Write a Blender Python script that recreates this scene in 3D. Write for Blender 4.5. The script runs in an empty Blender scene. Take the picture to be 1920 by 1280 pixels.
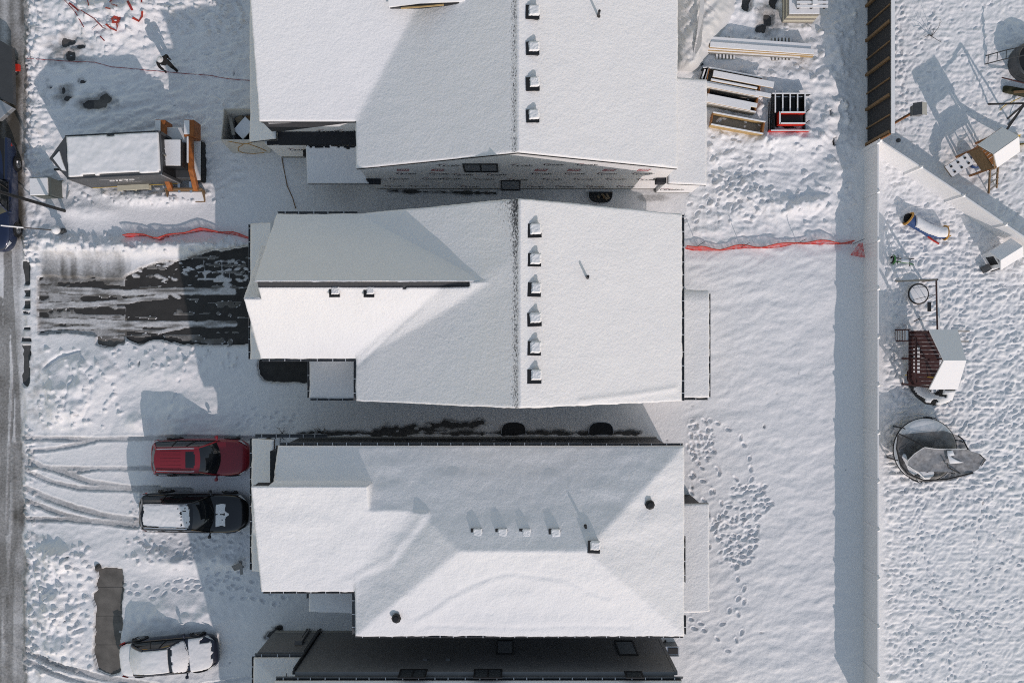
import bpy, bmesh, math, random
import numpy as np
from mathutils import Vector, Matrix
from mathutils.bvhtree import BVHTree

random.seed(7)
R = math.radians
scene = bpy.context.scene
C = scene.collection

# ------------------------------------------------------------------ camera, sky, sun, exposure
CAM_H = 41.667          # drone height over the ground
PPM = 36.0              # photograph pixels per metre on the ground
cam_d = bpy.data.cameras.new('camera')
cam_d.sensor_width = 36.0
cam_d.lens = 28.125
cam_d.clip_end = 2000
cam = bpy.data.objects.new('camera', cam_d)
C.objects.link(cam)
cam.location = (0, 0, CAM_H)
cam.rotation_euler = (0, 0, 0)
scene.camera = cam

SUN_EL, SUN_AZ = 27.0, 27.5      # elevation; degrees east of south
world = bpy.data.worlds.new('World')
scene.world = world
world.use_nodes = True
wn = world.node_tree.nodes
sky = wn.new('ShaderNodeTexSky')
sky.sky_type = 'NISHITA'
sky.sun_disc = False
sky.sun_elevation = R(SUN_EL)
sky.sun_rotation = R(180 - SUN_AZ)
sky.air_density = 2.0
sky.dust_density = 0.2
sky.ozone_density = 0.3
bg = wn['Background']
bg.inputs['Strength'].default_value = 0.15
world.node_tree.links.new(sky.outputs[0], bg.inputs['Color'])

sun_d = bpy.data.lights.new('sun', 'SUN')
sun_d.energy = 2.75
sun_d.angle = R(0.55)
sun_d.color = (1.0, 0.95, 0.90)
sun = bpy.data.objects.new('sun', sun_d)
C.objects.link(sun)
_e, _a = R(SUN_EL), R(SUN_AZ)
sun_dir = Vector((-math.sin(_a) * math.cos(_e), math.cos(_a) * math.cos(_e), -math.sin(_e)))
sun.rotation_euler = sun_dir.to_track_quat('-Z', 'Y').to_euler()
sun.location = (20, -30, 40)

vs = scene.view_settings
vs.view_transform = 'Standard'
vs.look = 'None'
vs.gamma = 1.0
vs.use_curve_mapping = False
vs.exposure = -0.40
vs.use_white_balance = True
vs.white_balance_temperature = 6800
vs.white_balance_tint = 20
scene.render.film_transparent = False
scene.cycles.filter_width = 1.05
scene.cycles.use_denoising = False


# ------------------------------------------------------------------ helpers
def P(px, py, z=0.0):
    """photograph pixel at height z -> world x, y"""
    s = (CAM_H - z) / CAM_H / PPM
    return ((px - 960) * s, (640 - py) * s)


def P3(px, py, z=0.0):
    x, y = P(px, py, z)
    return Vector((x, y, z))


def mat(name, col, rough=0.6, metal=0.0, var=0.12, scale=6.0, bump=0.0, bscale=40.0, spec=0.5, coat=0.0):
    m = bpy.data.materials.new(name)
    m.use_nodes = True
    nt = m.node_tree
    b = nt.nodes['Principled BSDF']
    b.inputs['Roughness'].default_value = rough
    b.inputs['Metallic'].default_value = metal
    b.inputs['Specular IOR Level'].default_value = spec
    if coat:
        b.inputs['Coat Weight'].default_value = coat
        b.inputs['Coat Roughness'].default_value = 0.08
    tc = nt.nodes.new('ShaderNodeTexCoord')
    n = nt.nodes.new('ShaderNodeTexNoise')
    n.inputs['Scale'].default_value = scale
    n.inputs['Detail'].default_value = 6
    nt.links.new(tc.outputs['Object'], n.inputs['Vector'])
    mx = nt.nodes.new('ShaderNodeMix')
    mx.data_type = 'RGBA'
    lo = [max(0, c * (1 - var * 1.6)) for c in col[:3]]
    hi = [min(1, c * (1 + var * 1.2)) for c in col[:3]]
    mx.inputs[6].default_value = (*lo, 1)
    mx.inputs[7].default_value = (*hi, 1)
    nt.links.new(n.outputs[0], mx.inputs[0])
    nt.links.new(mx.outputs[2], b.inputs['Base Color'])
    if bump:
        n2 = nt.nodes.new('ShaderNodeTexNoise')
        n2.inputs['Scale'].default_value = bscale
        n2.inputs['Detail'].default_value = 5
        nt.links.new(tc.outputs['Object'], n2.inputs['Vector'])
        bp = nt.nodes.new('ShaderNodeBump')
        bp.inputs['Strength'].default_value = bump
        bp.inputs['Distance'].default_value = 0.02
        nt.links.new(n2.outputs[0], bp.inputs['Height'])
        nt.links.new(bp.outputs[0], b.inputs['Normal'])
    return m


SNOW = (0.87, 0.868, 0.868)


def snow_material(name, under, attr=None, streak=False, bump=0.25, bscale=6.0):
    """snow; attribute 0..1 tells how much of the dark or dirty layer shows"""
    m = bpy.data.materials.new(name)
    m.use_nodes = True
    nt = m.node_tree
    L = nt.links.new
    b = nt.nodes['Principled BSDF']
    b.inputs['Roughness'].default_value = 0.55
    b.inputs['Specular IOR Level'].default_value = 0.25
    tc = nt.nodes.new('ShaderNodeTexCoord')
    n1 = nt.nodes.new('ShaderNodeTexNoise')
    n1.inputs['Scale'].default_value = 0.7
    n1.inputs['Detail'].default_value = 5
    L(tc.outputs['Object'], n1.inputs['Vector'])
    mx = nt.nodes.new('ShaderNodeMix')
    mx.data_type = 'RGBA'
    mx.inputs[6].default_value = (SNOW[0] * 0.96, SNOW[1] * 0.965, SNOW[2] * 0.97, 1)
    mx.inputs[7].default_value = (min(1, SNOW[0] * 1.03), min(1, SNOW[1] * 1.03), min(1, SNOW[2] * 1.03), 1)
    L(n1.outputs[0], mx.inputs[0])
    col = mx.outputs[2]
    n3 = nt.nodes.new('ShaderNodeTexNoise')
    n3.inputs['Scale'].default_value = 9.0
    n3.inputs['Detail'].default_value = 8
    n3.inputs['Roughness'].default_value = 0.7
    L(tc.outputs['Object'], n3.inputs['Vector'])
    if attr:
        at = nt.nodes.new('ShaderNodeAttribute')
        at.attribute_name = attr
        # breaks the edge of the dirty or thin layer up with noise
        mr = nt.nodes.new('ShaderNodeMath')
        mr.operation = 'MULTIPLY_ADD'
        mr.inputs[1].default_value = 0.9 if not streak else 1.5
        mr.inputs[2].default_value = -0.45 if not streak else -0.75
        if streak:
            mp = nt.nodes.new('ShaderNodeMapping')
            mp.inputs['Scale'].default_value = (7.0, 3.0, 7.0)
            L(tc.outputs['Object'], mp.inputs['Vector'])
            n3.inputs['Scale'].default_value = 3.2
            L(mp.outputs[0], n3.inputs['Vector'])
        L(n3.outputs[0], mr.inputs[0])
        ad = nt.nodes.new('ShaderNodeMath')
        ad.operation = 'ADD'
        L(at.outputs['Fac'], ad.inputs[0])
        L(mr.outputs[0], ad.inputs[1])
        mul = nt.nodes.new('ShaderNodeMath')   # no noise where the layer is clean
        mul.operation = 'MULTIPLY'
        sm = nt.nodes.new('ShaderNodeMapRange')
        sm.inputs[1].default_value = 0.0
        sm.inputs[2].default_value = 0.12
        L(at.outputs['Fac'], sm.inputs[0])
        if not streak:
            om = nt.nodes.new('ShaderNodeMath')
            om.operation = 'SUBTRACT'
            om.inputs[0].default_value = 1.0
            L(at.outputs['Fac'], om.inputs[1])
            aa = nt.nodes.new('ShaderNodeMath')
            aa.operation = 'MULTIPLY'
            L(at.outputs['Fac'], aa.inputs[0])
            L(om.outputs[0], aa.inputs[1])
            a4 = nt.nodes.new('ShaderNodeMath')
            a4.operation = 'MULTIPLY'
            a4.inputs[1].default_value = 4.0
            L(aa.outputs[0], a4.inputs[0])
            nm = nt.nodes.new('ShaderNodeMath')
            nm.operation = 'MULTIPLY'
            L(mr.outputs[0], nm.inputs[0])
            L(a4.outputs[0], nm.inputs[1])
            L(nm.outputs[0], ad.inputs[1])
        if streak:
            th = nt.nodes.new('ShaderNodeMapRange')
            th.inputs[1].default_value = 0.42
            th.inputs[2].default_value = 0.62
            L(ad.outputs[0], th.inputs[0])
            L(th.outputs[0], mul.inputs[0])
        else:
            L(ad.outputs[0], mul.inputs[0])
        L(sm.outputs[0], mul.inputs[1])
        cl = nt.nodes.new('ShaderNodeClamp')
        L(mul.outputs[0], cl.inputs[0])
        m2 = nt.nodes.new('ShaderNodeMix')
        m2.data_type = 'RGBA'
        L(cl.outputs[0], m2.inputs[0])
        L(col, m2.inputs[6])
        m2.inputs[7].default_value = (*under, 1)
        col = m2.outputs[2]
    L(col, b.inputs['Base Color'])
    if bump:
        n2 = nt.nodes.new('ShaderNodeTexNoise')
        n2.inputs['Scale'].default_value = bscale
        n2.inputs['Detail'].default_value = 9
        n2.inputs['Roughness'].default_value = 0.68
        L(tc.outputs['Object'], n2.inputs['Vector'])
        bp = nt.nodes.new('ShaderNodeBump')
        bp.inputs['Strength'].default_value = bump
        bp.inputs['Distance'].default_value = 0.05
        L(n2.outputs[0], bp.inputs['Height'])
        L(bp.outputs[0], b.inputs['Normal'])
    return m


M = {
    'snow_ground': snow_material('snow_ground', (0.085, 0.078, 0.066), 'dirt', bump=0.7, bscale=5.5),
    'snow_roof': snow_material('snow_roof', (0.055, 0.058, 0.065), 'thin', streak=True, bump=0.75, bscale=8.0),
    'snow': snow_material('snow', (0.05, 0.05, 0.05), None, bump=0.25),
    'asphalt': mat('asphalt', (0.075, 0.075, 0.074), 0.75, var=0.35, scale=3, bump=0.5, bscale=60),
    'new_asphalt': mat('new_asphalt', (0.040, 0.038, 0.036), 0.8, var=0.35, scale=2.5, bump=0.5, bscale=60),
    'concrete': mat('concrete', (0.160, 0.148, 0.132), 0.85, var=0.5, scale=1.6, bump=0.5),
    'soil': mat('soil', (0.095, 0.092, 0.088), 0.95, var=0.4, scale=5, bump=0.8, bscale=25),
    'foundation': mat('foundation', (0.30, 0.30, 0.29), 0.9, var=0.12, scale=3, bump=0.2),
    'wrap': mat('wrap', (0.86, 0.86, 0.86), 0.5, var=0.05, scale=2.5, bump=0.12, bscale=5),
    'ink': mat('ink', (0.03, 0.03, 0.035), 0.6, var=0.05),
    'ink_red': mat('ink_red', (0.38, 0.015, 0.03), 0.5, var=0.05),
    'ink_white': mat('ink_white', (0.8, 0.8, 0.8), 0.5, var=0.03),
    'membrane': mat('membrane', (0.022, 0.024, 0.030), 0.85, var=0.3, scale=8, bump=0.4, bscale=80),
    'shingle': mat('shingle', (0.045, 0.047, 0.052), 0.9, var=0.3, scale=14, bump=0.5, bscale=60),
    'fascia': mat('fascia', (0.025, 0.026, 0.028), 0.5, var=0.1),
    'gutter': mat('gutter', (0.13, 0.135, 0.14), 0.4, 0.1, var=0.2, scale=4),
    'hanger': mat('hanger', (0.62, 0.63, 0.64), 0.4, 0.4, var=0.1),
    'siding_black': mat('siding_black', (0.020, 0.021, 0.023), 0.6, var=0.15, scale=3, bump=0.1, bscale=12),
    'siding_dark': mat('siding_dark', (0.175, 0.177, 0.18), 0.55, var=0.15, scale=2, bump=0.1, bscale=12),
    'siding_bounce': mat('siding_bounce', (0.66, 0.66, 0.65), 0.6, var=0.05, scale=2),  # unseen walls of the middle house, made pale to bounce light onto the wrap
    'siding_grey': mat('siding_grey', (0.20, 0.21, 0.22), 0.6, var=0.1, scale=2),
    'osb': mat('osb', (0.42, 0.29, 0.14), 0.8, var=0.25, scale=18),
    'wood': mat('wood', (0.50, 0.34, 0.15), 0.7, var=0.22, scale=9),
    'wood_grey': mat('wood_grey', (0.30, 0.28, 0.24), 0.8, var=0.25, scale=9),
    'wood_brown': mat('wood_brown', (0.20, 0.12, 0.055), 0.7, var=0.25, scale=9),
    'wood_red': mat('wood_red', (0.060, 0.016, 0.014), 0.6, var=0.25, scale=9),
    'wood_orange': mat('wood_orange', (0.33, 0.13, 0.035), 0.6, var=0.25, scale=9),
    'wood_black': mat('wood_black', (0.022, 0.023, 0.025), 0.7, var=0.25, scale=7),
    'glass': mat('glass', (0.012, 0.015, 0.018), 0.06, var=0.1, spec=0.8),
    'glass_grey': mat('glass_grey', (0.05, 0.058, 0.065), 0.08, var=0.15, spec=0.8),
    'black': mat('black', (0.012, 0.012, 0.013), 0.5, var=0.15),
    'black_metal': mat('black_metal', (0.016, 0.017, 0.018), 0.4, 0.2, var=0.2),
    'rubber': mat('rubber', (0.018, 0.018, 0.018), 0.85, var=0.2),
    'rim': mat('rim', (0.35, 0.36, 0.37), 0.3, 0.8, var=0.1),
    'chrome': mat('chrome', (0.70, 0.71, 0.72), 0.2, 0.9, var=0.05),
    'alu': mat('alu', (0.52, 0.53, 0.54), 0.4, 0.7, var=0.12),
    'steel': mat('steel', (0.10, 0.105, 0.11), 0.5, 0.4, var=0.2),
    'vinyl': mat('vinyl', (0.85, 0.85, 0.85), 0.4, var=0.03, scale=1.5),
    'paint_red': mat('paint_red', (0.25, 0.016, 0.026), 0.35, 0.1, var=0.08, coat=0.5),
    'paint_black': mat('paint_black', (0.006, 0.006, 0.007), 0.25, 0.0, var=0.15, coat=0.6),
    'paint_navy': mat('paint_navy', (0.012, 0.016, 0.032), 0.3, 0.1, var=0.1, coat=0.5),
    'paint_blue': mat('paint_blue', (0.012, 0.022, 0.060), 0.3, 0.15, var=0.1, coat=0.6),
    'paint_orange': mat('paint_orange', (0.36, 0.11, 0.020), 0.55, var=0.5, scale=4),
    'paint_white': mat('paint_white', (0.72, 0.72, 0.71), 0.4, var=0.05),
    'paint_grey': mat('paint_grey', (0.065, 0.068, 0.070), 0.45, 0.2, var=0.15, scale=2),
    'tail_red': mat('tail_red', (0.45, 0.015, 0.012), 0.3, var=0.1),
    'bright_red': mat('bright_red', (0.60, 0.03, 0.015), 0.5, var=0.15),
    'lamp_clear': mat('lamp_clear', (0.55, 0.57, 0.58), 0.15, 0.3, var=0.1),
    'cloth_black': mat('cloth_black', (0.008, 0.008, 0.009), 0.9, var=0.2),
    'skin': mat('skin', (0.45, 0.28, 0.20), 0.6, var=0.05),
    'bag': mat('bag', (0.60, 0.585, 0.55), 0.75, var=0.12, scale=3, bump=0.4, bscale=9),
    'green': mat('green', (0.04, 0.20, 0.05), 0.5, var=0.15),
    'box_green': mat('box_green', (0.10, 0.115, 0.105), 0.6, var=0.12, scale=3),
    'yellow': mat('yellow', (0.62, 0.42, 0.06), 0.5, var=0.15),
    'toy_orange': mat('toy_orange', (0.50, 0.25, 0.04), 0.6, var=0.2),
    'toy_blue': mat('toy_blue', (0.03, 0.08, 0.22), 0.5, var=0.2),
    'plastic_cream': mat('plastic_cream', (0.62, 0.58, 0.45), 0.55, var=0.08),
    'netted_snow': mat('netted_snow', (0.30, 0.305, 0.315), 0.8, var=0.55, scale=4.5, bump=0.8, bscale=8),
    'tarp': mat('tarp', (0.66, 0.66, 0.65), 0.5, var=0.06, scale=2, bump=0.5, bscale=5),
    'red_cord': mat('red_cord', (0.32, 0.02, 0.02), 0.6, var=0.2),
    'tape': mat('tape', (0.62, 0.06, 0.03), 0.5, var=0.2),
    'twig': mat('twig', (0.035, 0.026, 0.020), 0.9, var=0.3),
    'moss': mat('moss', (0.035, 0.036, 0.018), 0.95, var=0.4, scale=12),
    'cardboard': mat('cardboard', (0.28, 0.22, 0.15), 0.9, var=0.2),
}


def net_material(name, col, cell, alpha_lines=0.5, base_alpha=0.12, tint=None):
    """woven net: opaque strands between open holes"""
    m = bpy.data.materials.new(name)
    m.use_nodes = True
    nt = m.node_tree
    L = nt.links.new
    b = nt.nodes['Principled BSDF']
    b.inputs['Base Color'].default_value = (*col, 1)
    b.inputs['Roughness'].default_value = 0.6
    tc = nt.nodes.new('ShaderNodeTexCoord')
    br = nt.nodes.new('ShaderNodeTexNoise')
    br.inputs['Scale'].default_value = cell
    br.inputs['Detail'].default_value = 3
    L(tc.outputs['Object'], br.inputs['Vector'])
    mr = nt.nodes.new('ShaderNodeMapRange')
    mr.inputs[1].default_value = 0.35
    mr.inputs[2].default_value = 0.65
    mr.inputs[3].default_value = base_alpha
    mr.inputs[4].default_value = alpha_lines
    L(br.outputs[0], mr.inputs[0])
    L(mr.outputs[0], b.inputs['Alpha'])
    return m


M['orange_net'] = net_material('orange_net', (0.62, 0.05, 0.045), 6.0, 0.9, 0.3)
M['black_net'] = net_material('black_net', (0.012, 0.012, 0.013), 4.0, 0.78, 0.55)
M['black_net_thin'] = net_material('black_net_thin', (0.012, 0.012, 0.014), 3.0, 0.85, 0.55)


class MB:
    """collects shapes; build() links them as one mesh object"""

    def __init__(s):
        s.v, s.f, s.m = [], [], []

    def add(s, vs_, fs_, m=0):
        o = len(s.v)
        s.v += [tuple(p) for p in vs_]
        s.f += [tuple(i + o for i in f) for f in fs_]
        s.m += [m] * len(fs_)
        return s

    def hexa(s, p, m=0):
        """8 points: bottom 4 ccw, top 4 ccw"""
        return s.add(p, [(3, 2, 1, 0), (4, 5, 6, 7), (0, 1, 5, 4), (1, 2, 6, 5), (2, 3, 7, 6), (3, 0, 4, 7)], m)

    def box(s, x0, x1, y0, y1, z0, z1, m=0):
        return s.hexa([(x0, y0, z0), (x1, y0, z0), (x1, y1, z0), (x0, y1, z0),
                       (x0, y0, z1), (x1, y0, z1), (x1, y1, z1), (x0, y1, z1)], m)

    def bar(s, p, q, w, h=None, m=0, up=(0, 0, 1)):
        p, q = Vector(p), Vector(q)
        h = h or w
        d = (q - p).normalized()
        u = Vector(up)
        if abs(d.dot(u)) > 0.98:
            u = Vector((1, 0, 0))
        a = d.cross(u).normalized() * (w / 2)
        b = a.cross(d).normalized() * (h / 2)
        return s.hexa([p - a - b, p + a - b, q + a - b, q - a - b, p - a + b, p + a + b, q + a + b, q - a + b], m)

    def tube(s, pts, r, n=7, m=0, cap=True):
        pts = [Vector(p) for p in pts]
        rr = r if isinstance(r, (list, tuple)) else [r] * len(pts)
        vs_, fs_ = [], []
        prev = None
        for i, p in enumerate(pts):
            d = (pts[min(i + 1, len(pts) - 1)] - pts[max(i - 1, 0)])
            d = d.normalized() if d.length > 1e-9 else Vector((0, 0, 1))
            if prev is None:
                u = Vector((0, 0, 1)) if abs(d.z) < 0.9 else Vector((1, 0, 0))
                a = d.cross(u).normalized()
            else:
                a = (prev - d * prev.dot(d))
                a = a.normalized() if a.length > 1e-6 else d.orthogonal().normalized()
            prev = a
            b = d.cross(a)
            for k in range(n):
                t = 2 * math.pi * k / n
                vs_.append(p + (a * math.cos(t) + b * math.sin(t)) * rr[i])
        for i in range(len(pts) - 1):
            for k in range(n):
                k2 = (k + 1) % n
                fs_.append((i * n + k, i * n + k2, (i + 1) * n + k2, (i + 1) * n + k))
        if cap:
            fs_.append(tuple(range(n))[::-1])
            fs_.append(tuple((len(pts) - 1) * n + k for k in range(n)))
        return s.add(vs_, fs_, m)

    def lathe(s, prof, c=(0, 0, 0), n=20, axis='z', m=0, arc=2 * math.pi, a0=0.0):
        """prof: list of (radius, height)"""
        full = abs(arc - 2 * math.pi) < 1e-6
        cols = n if full else n + 1
        vs_, fs_ = [], []
        for k in range(cols):
            t = a0 + arc * k / n
            ct, st = math.cos(t), math.sin(t)
            for r, h in prof:
                if axis == 'z':
                    q = (r * ct, r * st, h)
                elif axis == 'y':
                    q = (r * ct, h, r * st)
                else:
                    q = (h, r * ct, r * st)
                vs_.append((q[0] + c[0], q[1] + c[1], q[2] + c[2]))
        np_ = len(prof)
        for k in range(n):
            k2 = (k + 1) % cols
            for j in range(np_ - 1):
                fs_.append((k * np_ + j, k2 * np_ + j, k2 * np_ + j + 1, k * np_ + j + 1))
        return s.add(vs_, fs_, m)

    def prism(s, poly, z0, z1, m=0):
        n = len(poly)
        vs_ = [(x, y, z0) for x, y in poly] + [(x, y, z1) for x, y in poly]
        fs_ = [tuple(range(n))[::-1], tuple(range(n, 2 * n))]
        fs_ += [(i, (i + 1) % n, n + (i + 1) % n, n + i) for i in range(n)]
        return s.add(vs_, fs_, m)

    def slab(s, pts, t, m=0):
        """planar polygon given by its top points, t thick downwards"""
        n = len(pts)
        vs_ = [(p[0], p[1], p[2] - t) for p in pts] + [tuple(p) for p in pts]
        fs_ = [tuple(range(n))[::-1], tuple(range(n, 2 * n))]
        fs_ += [(i, (i + 1) % n, n + (i + 1) % n, n + i) for i in range(n)]
        return s.add(vs_, fs_, m)

    def patch(s, p00, p10, p11, p01, bulge=0.0, n=6, m=0, nrm=None):
        p00, p10, p11, p01 = map(Vector, (p00, p10, p11, p01))
        nn = Vector(nrm) if nrm else (p10 - p00).cross(p01 - p00).normalized()
        vs_, fs_ = [], []
        for j in range(n + 1):
            for i in range(n + 1):
                u, v = i / n, j / n
                q = p00 * (1 - u) * (1 - v) + p10 * u * (1 - v) + p11 * u * v + p01 * (1 - u) * v
                q = q + nn * bulge * (16 * u * (1 - u) * v * (1 - v)) ** 0.8
                vs_.append(q)
        for j in range(n):
            for i in range(n):
                a = j * (n + 1) + i
                fs_.append((a, a + 1, a + n + 2, a + n + 1))
        return s.add(vs_, fs_, m)

    def build(s, name, mats, parent=None, smooth=False, bevel=0.0, fix=True):
        me = bpy.data.meshes.new(name)
        me.from_pydata(s.v, [], s.f)
        if not isinstance(mats, (list, tuple)):
            mats = [mats]
        for mm in mats:
            me.materials.append(M[mm] if isinstance(mm, str) else mm)
        if len(mats) > 1:
            me.polygons.foreach_set('material_index', s.m)
        if fix:
            bm = bmesh.new()
            bm.from_mesh(me)
            bmesh.ops.recalc_face_normals(bm, faces=bm.faces)
            bm.to_mesh(me)
            bm.free()
        if smooth:
            me.polygons.foreach_set('use_smooth', [True] * len(me.polygons))
        o = bpy.data.objects.new(name, me)
        C.objects.link(o)
        if parent is not None:
            o.parent = parent
        if bevel:
            md = o.modifiers.new('bevel', 'BEVEL')
            md.width = bevel
            md.segments = 2
            md.limit_method = 'ANGLE'
        if smooth:
            try:
                me.set_sharp_from_angle(angle=R(42))
            except Exception:
                pass
        return o


def tag(o, label, cat, group=None):
    o['label'] = label
    o['category'] = cat
    if group:
        o['group'] = group
    return o


def thing(name, label, cat, loc=(0, 0, 0), rz=0.0, group=None):
    o = bpy.data.objects.new(name, None)
    o.empty_display_size = 0.3
    C.objects.link(o)
    o.location = loc
    o.rotation_euler = (0, 0, rz)
    return tag(o, label, cat, group)


def np_mesh(name, verts, quads, mats, parent=None, smooth=True, attrs=None, mat_idx=None):
    me = bpy.data.meshes.new(name)
    nv, nf = len(verts), len(quads)
    me.vertices.add(nv)
    me.vertices.foreach_set('co', np.ascontiguousarray(verts, dtype=np.float32).ravel())
    me.loops.add(nf * 4)
    me.polygons.add(nf)
    me.loops.foreach_set('vertex_index', np.ascontiguousarray(quads, dtype=np.int32).ravel())
    me.polygons.foreach_set('loop_start', np.arange(0, nf * 4, 4, dtype=np.int32))
    if smooth:
        me.polygons.foreach_set('use_smooth', np.ones(nf, dtype=bool))
    for mm in (mats if isinstance(mats, (list, tuple)) else [mats]):
        me.materials.append(M[mm] if isinstance(mm, str) else mm)
    if mat_idx is not None:
        me.polygons.foreach_set('material_index', np.ascontiguousarray(mat_idx, dtype=np.int32))
    me.update(calc_edges=True)
    for k, a in (attrs or {}).items():
        at = me.attributes.new(k, 'FLOAT', 'POINT')
        at.data.foreach_set('value', np.ascontiguousarray(a, dtype=np.float32))
    o = bpy.data.objects.new(name, me)
    C.objects.link(o)
    if parent is not None:
        o.parent = parent
    return o


def vn(x, y, sx, sy, seed):
    """smooth value noise in -1..1; x, y arrays, sx, sy feature sizes"""
    u, v = x / sx, y / sy
    uf, vf = np.floor(u), np.floor(v)
    fu, fv = u - uf, v - vf
    fu = fu * fu * (3 - 2 * fu)
    fv = fv * fv * (3 - 2 * fv)
    ui, vi = uf.astype(np.int64), vf.astype(np.int64)

    def hsh(i, j):
        k = (i * 374761393 + j * 668265263 + seed * 2246822519) & 0xFFFFFFFF
        k = ((k ^ (k >> 13)) * 1274126177) & 0xFFFFFFFF
        k = ((k ^ (k >> 16)) * 2654435761) & 0xFFFFFFFF
        return ((k >> 8) & 0xFFFF) / 32767.5 - 1.0
    a = hsh(ui, vi) * (1 - fu) + hsh(ui + 1, vi) * fu
    b = hsh(ui, vi + 1) * (1 - fu) + hsh(ui + 1, vi + 1) * fu
    return a * (1 - fv) + b * fv


def sstep(a, b, x):
    t = np.clip((x - a) / (b - a), 0, 1)
    return t * t * (3 - 2 * t)


def snow_on(root, objs, thick=0.05, step=0.06, mask=None, seed=1, nz=0.55, rag=0.0, name='snow_cover', parent=None,
            lump=0.25, box=None):
    """lays snow on the upper faces of meshes that share the root's local space"""
    vs_, fs_ = [], []
    for o in objs:
        off = len(vs_)
        vs_ += [Vector(v.co) for v in o.data.vertices]
        fs_ += [[i + off for i in p.vertices] for p in o.data.polygons]
    if not fs_:
        return None
    bvh = BVHTree.FromPolygons(vs_, fs_)
    xs, ys = [v.x for v in vs_], [v.y for v in vs_]
    x0, x1, y0, y1 = (min(xs), max(xs), min(ys), max(ys)) if box is None else box
    zt = max(v.z for v in vs_) + 1
    nx, ny = max(3, int((x1 - x0) / step)), max(3, int((y1 - y0) / step))
    gx = np.linspace(x0 + 0.004, x1 - 0.004, nx + 1)
    gy = np.linspace(y0 + 0.004, y1 - 0.004, ny + 1)
    X, Y = np.meshgrid(gx, gy)
    Z = np.full(X.shape, np.nan)
    for j in range(ny + 1):
        for i in range(nx + 1):
            h = bvh.ray_cast(Vector((gx[i], gy[j], zt)), Vector((0, 0, -1)))
            if h[0] is not None and abs(h[1].z) > nz:
                Z[j, i] = h[0].z
    N = vn(X, Y, 0.35, 0.35, seed) * 0.6 + vn(X, Y, 0.12, 0.12, seed + 1) * 0.4
    ok = ~np.isnan(Z)
    if mask is not None:
        ok &= mask(X, Y, Z)
    if rag:
        ok &= N > (-1 + rag * 2)
    T = thick * (1 + lump * N)
    V, Q = [], []
    top, bot = {}, {}

    def vt(j, i):
        if (j, i) not in top:
            top[(j, i)] = len(V)
            V.append((X[j, i], Y[j, i], Z[j, i] + T[j, i]))
        return top[(j, i)]

    def vb(j, i):
        if (j, i) not in bot:
            bot[(j, i)] = len(V)
            V.append((X[j, i], Y[j, i], Z[j, i] - 0.004))
        return bot[(j, i)]
    cell = np.zeros((ny, nx), bool)
    for j in range(ny):
        for i in range(nx):
            if ok[j, i] and ok[j, i + 1] and ok[j + 1, i] and ok[j + 1, i + 1]:
                zz = (Z[j, i], Z[j, i + 1], Z[j + 1, i], Z[j + 1, i + 1])
                if max(zz) - min(zz) < step * 1.8 + 0.03:
                    cell[j, i] = True
    for j in range(ny):
        for i in range(nx):
            if not cell[j, i]:
                continue
            Q.append((vt(j, i), vt(j, i + 1), vt(j + 1, i + 1), vt(j + 1, i)))
            if j == 0 or not cell[j - 1, i]:
                Q.append((vb(j, i), vb(j, i + 1), vt(j, i + 1), vt(j, i)))
            if j == ny - 1 or not cell[j + 1, i]:
                Q.append((vb(j + 1, i + 1), vb(j + 1, i), vt(j + 1, i), vt(j + 1, i + 1)))
            if i == 0 or not cell[j, i - 1]:
                Q.append((vb(j + 1, i), vb(j, i), vt(j, i), vt(j + 1, i)))
            if i == nx - 1 or not cell[j, i + 1]:
                Q.append((vb(j, i + 1), vb(j + 1, i + 1), vt(j + 1, i + 1), vt(j, i + 1)))
    if not Q:
        return None
    return np_mesh(name, np.array(V), np.array(Q), 'snow', parent if parent is not None else root)


def text_mesh(body, size, shear=0.0, bold=0.0, sx=1.0):
    cu = bpy.data.curves.new('t', 'FONT')
    cu.body = body
    cu.size = size
    cu.shear = shear
    cu.offset = bold
    cu.resolution_u = 3
    cu.align_x = 'CENTER'
    ob = bpy.data.objects.new('t', cu)
    C.objects.link(ob)
    dg = bpy.context.evaluated_depsgraph_get()
    me = bpy.data.meshes.new_from_object(ob.evaluated_get(dg))
    vs_ = [(v.co.x * sx, v.co.y) for v in me.vertices]
    fs_ = [tuple(p.vertices) for p in me.polygons]
    bpy.data.objects.remove(ob)
    bpy.data.curves.remove(cu)
    bpy.data.meshes.remove(me)
    return vs_, fs_

# ------------------------------------------------------------------ ground: one height field of snow over asphalt, concrete and soil
GX0, GX1, GY0, GY1, GS = -200, 2000, -80, 1360, 2
gxs = np.arange(GX0, GX1 + 1, GS, dtype=np.float32)
gys = np.arange(GY0, GY1 + 1, GS, dtype=np.float32)
PX, PY = np.meshgrid(gxs, gys)


def ell(cx, cy, rx, ry, rot=0.0):
    c, s = math.cos(rot), math.sin(rot)
    dx, dy = PX - cx, PY - cy
    return np.sqrt(((dx * c + dy * s) / rx) ** 2 + ((-dx * s + dy * c) / ry) ** 2)


def mound(cx, cy, rx, ry, rot=0.0):
    d = ell(cx, cy, rx, ry, rot)
    return np.exp(-(d ** 2) * 1.6)


def polydist(pts):
    best = np.full(PX.shape, 1e9, dtype=np.float32)
    for (ax, ay), (bx, by) in zip(pts[:-1], pts[1:]):
        dx, dy = bx - ax, by - ay
        t = np.clip(((PX - ax) * dx + (PY - ay) * dy) / (dx * dx + dy * dy), 0, 1)
        best = np.minimum(best, np.hypot(PX - ax - t * dx, PY - ay - t * dy))
    return best


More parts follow.
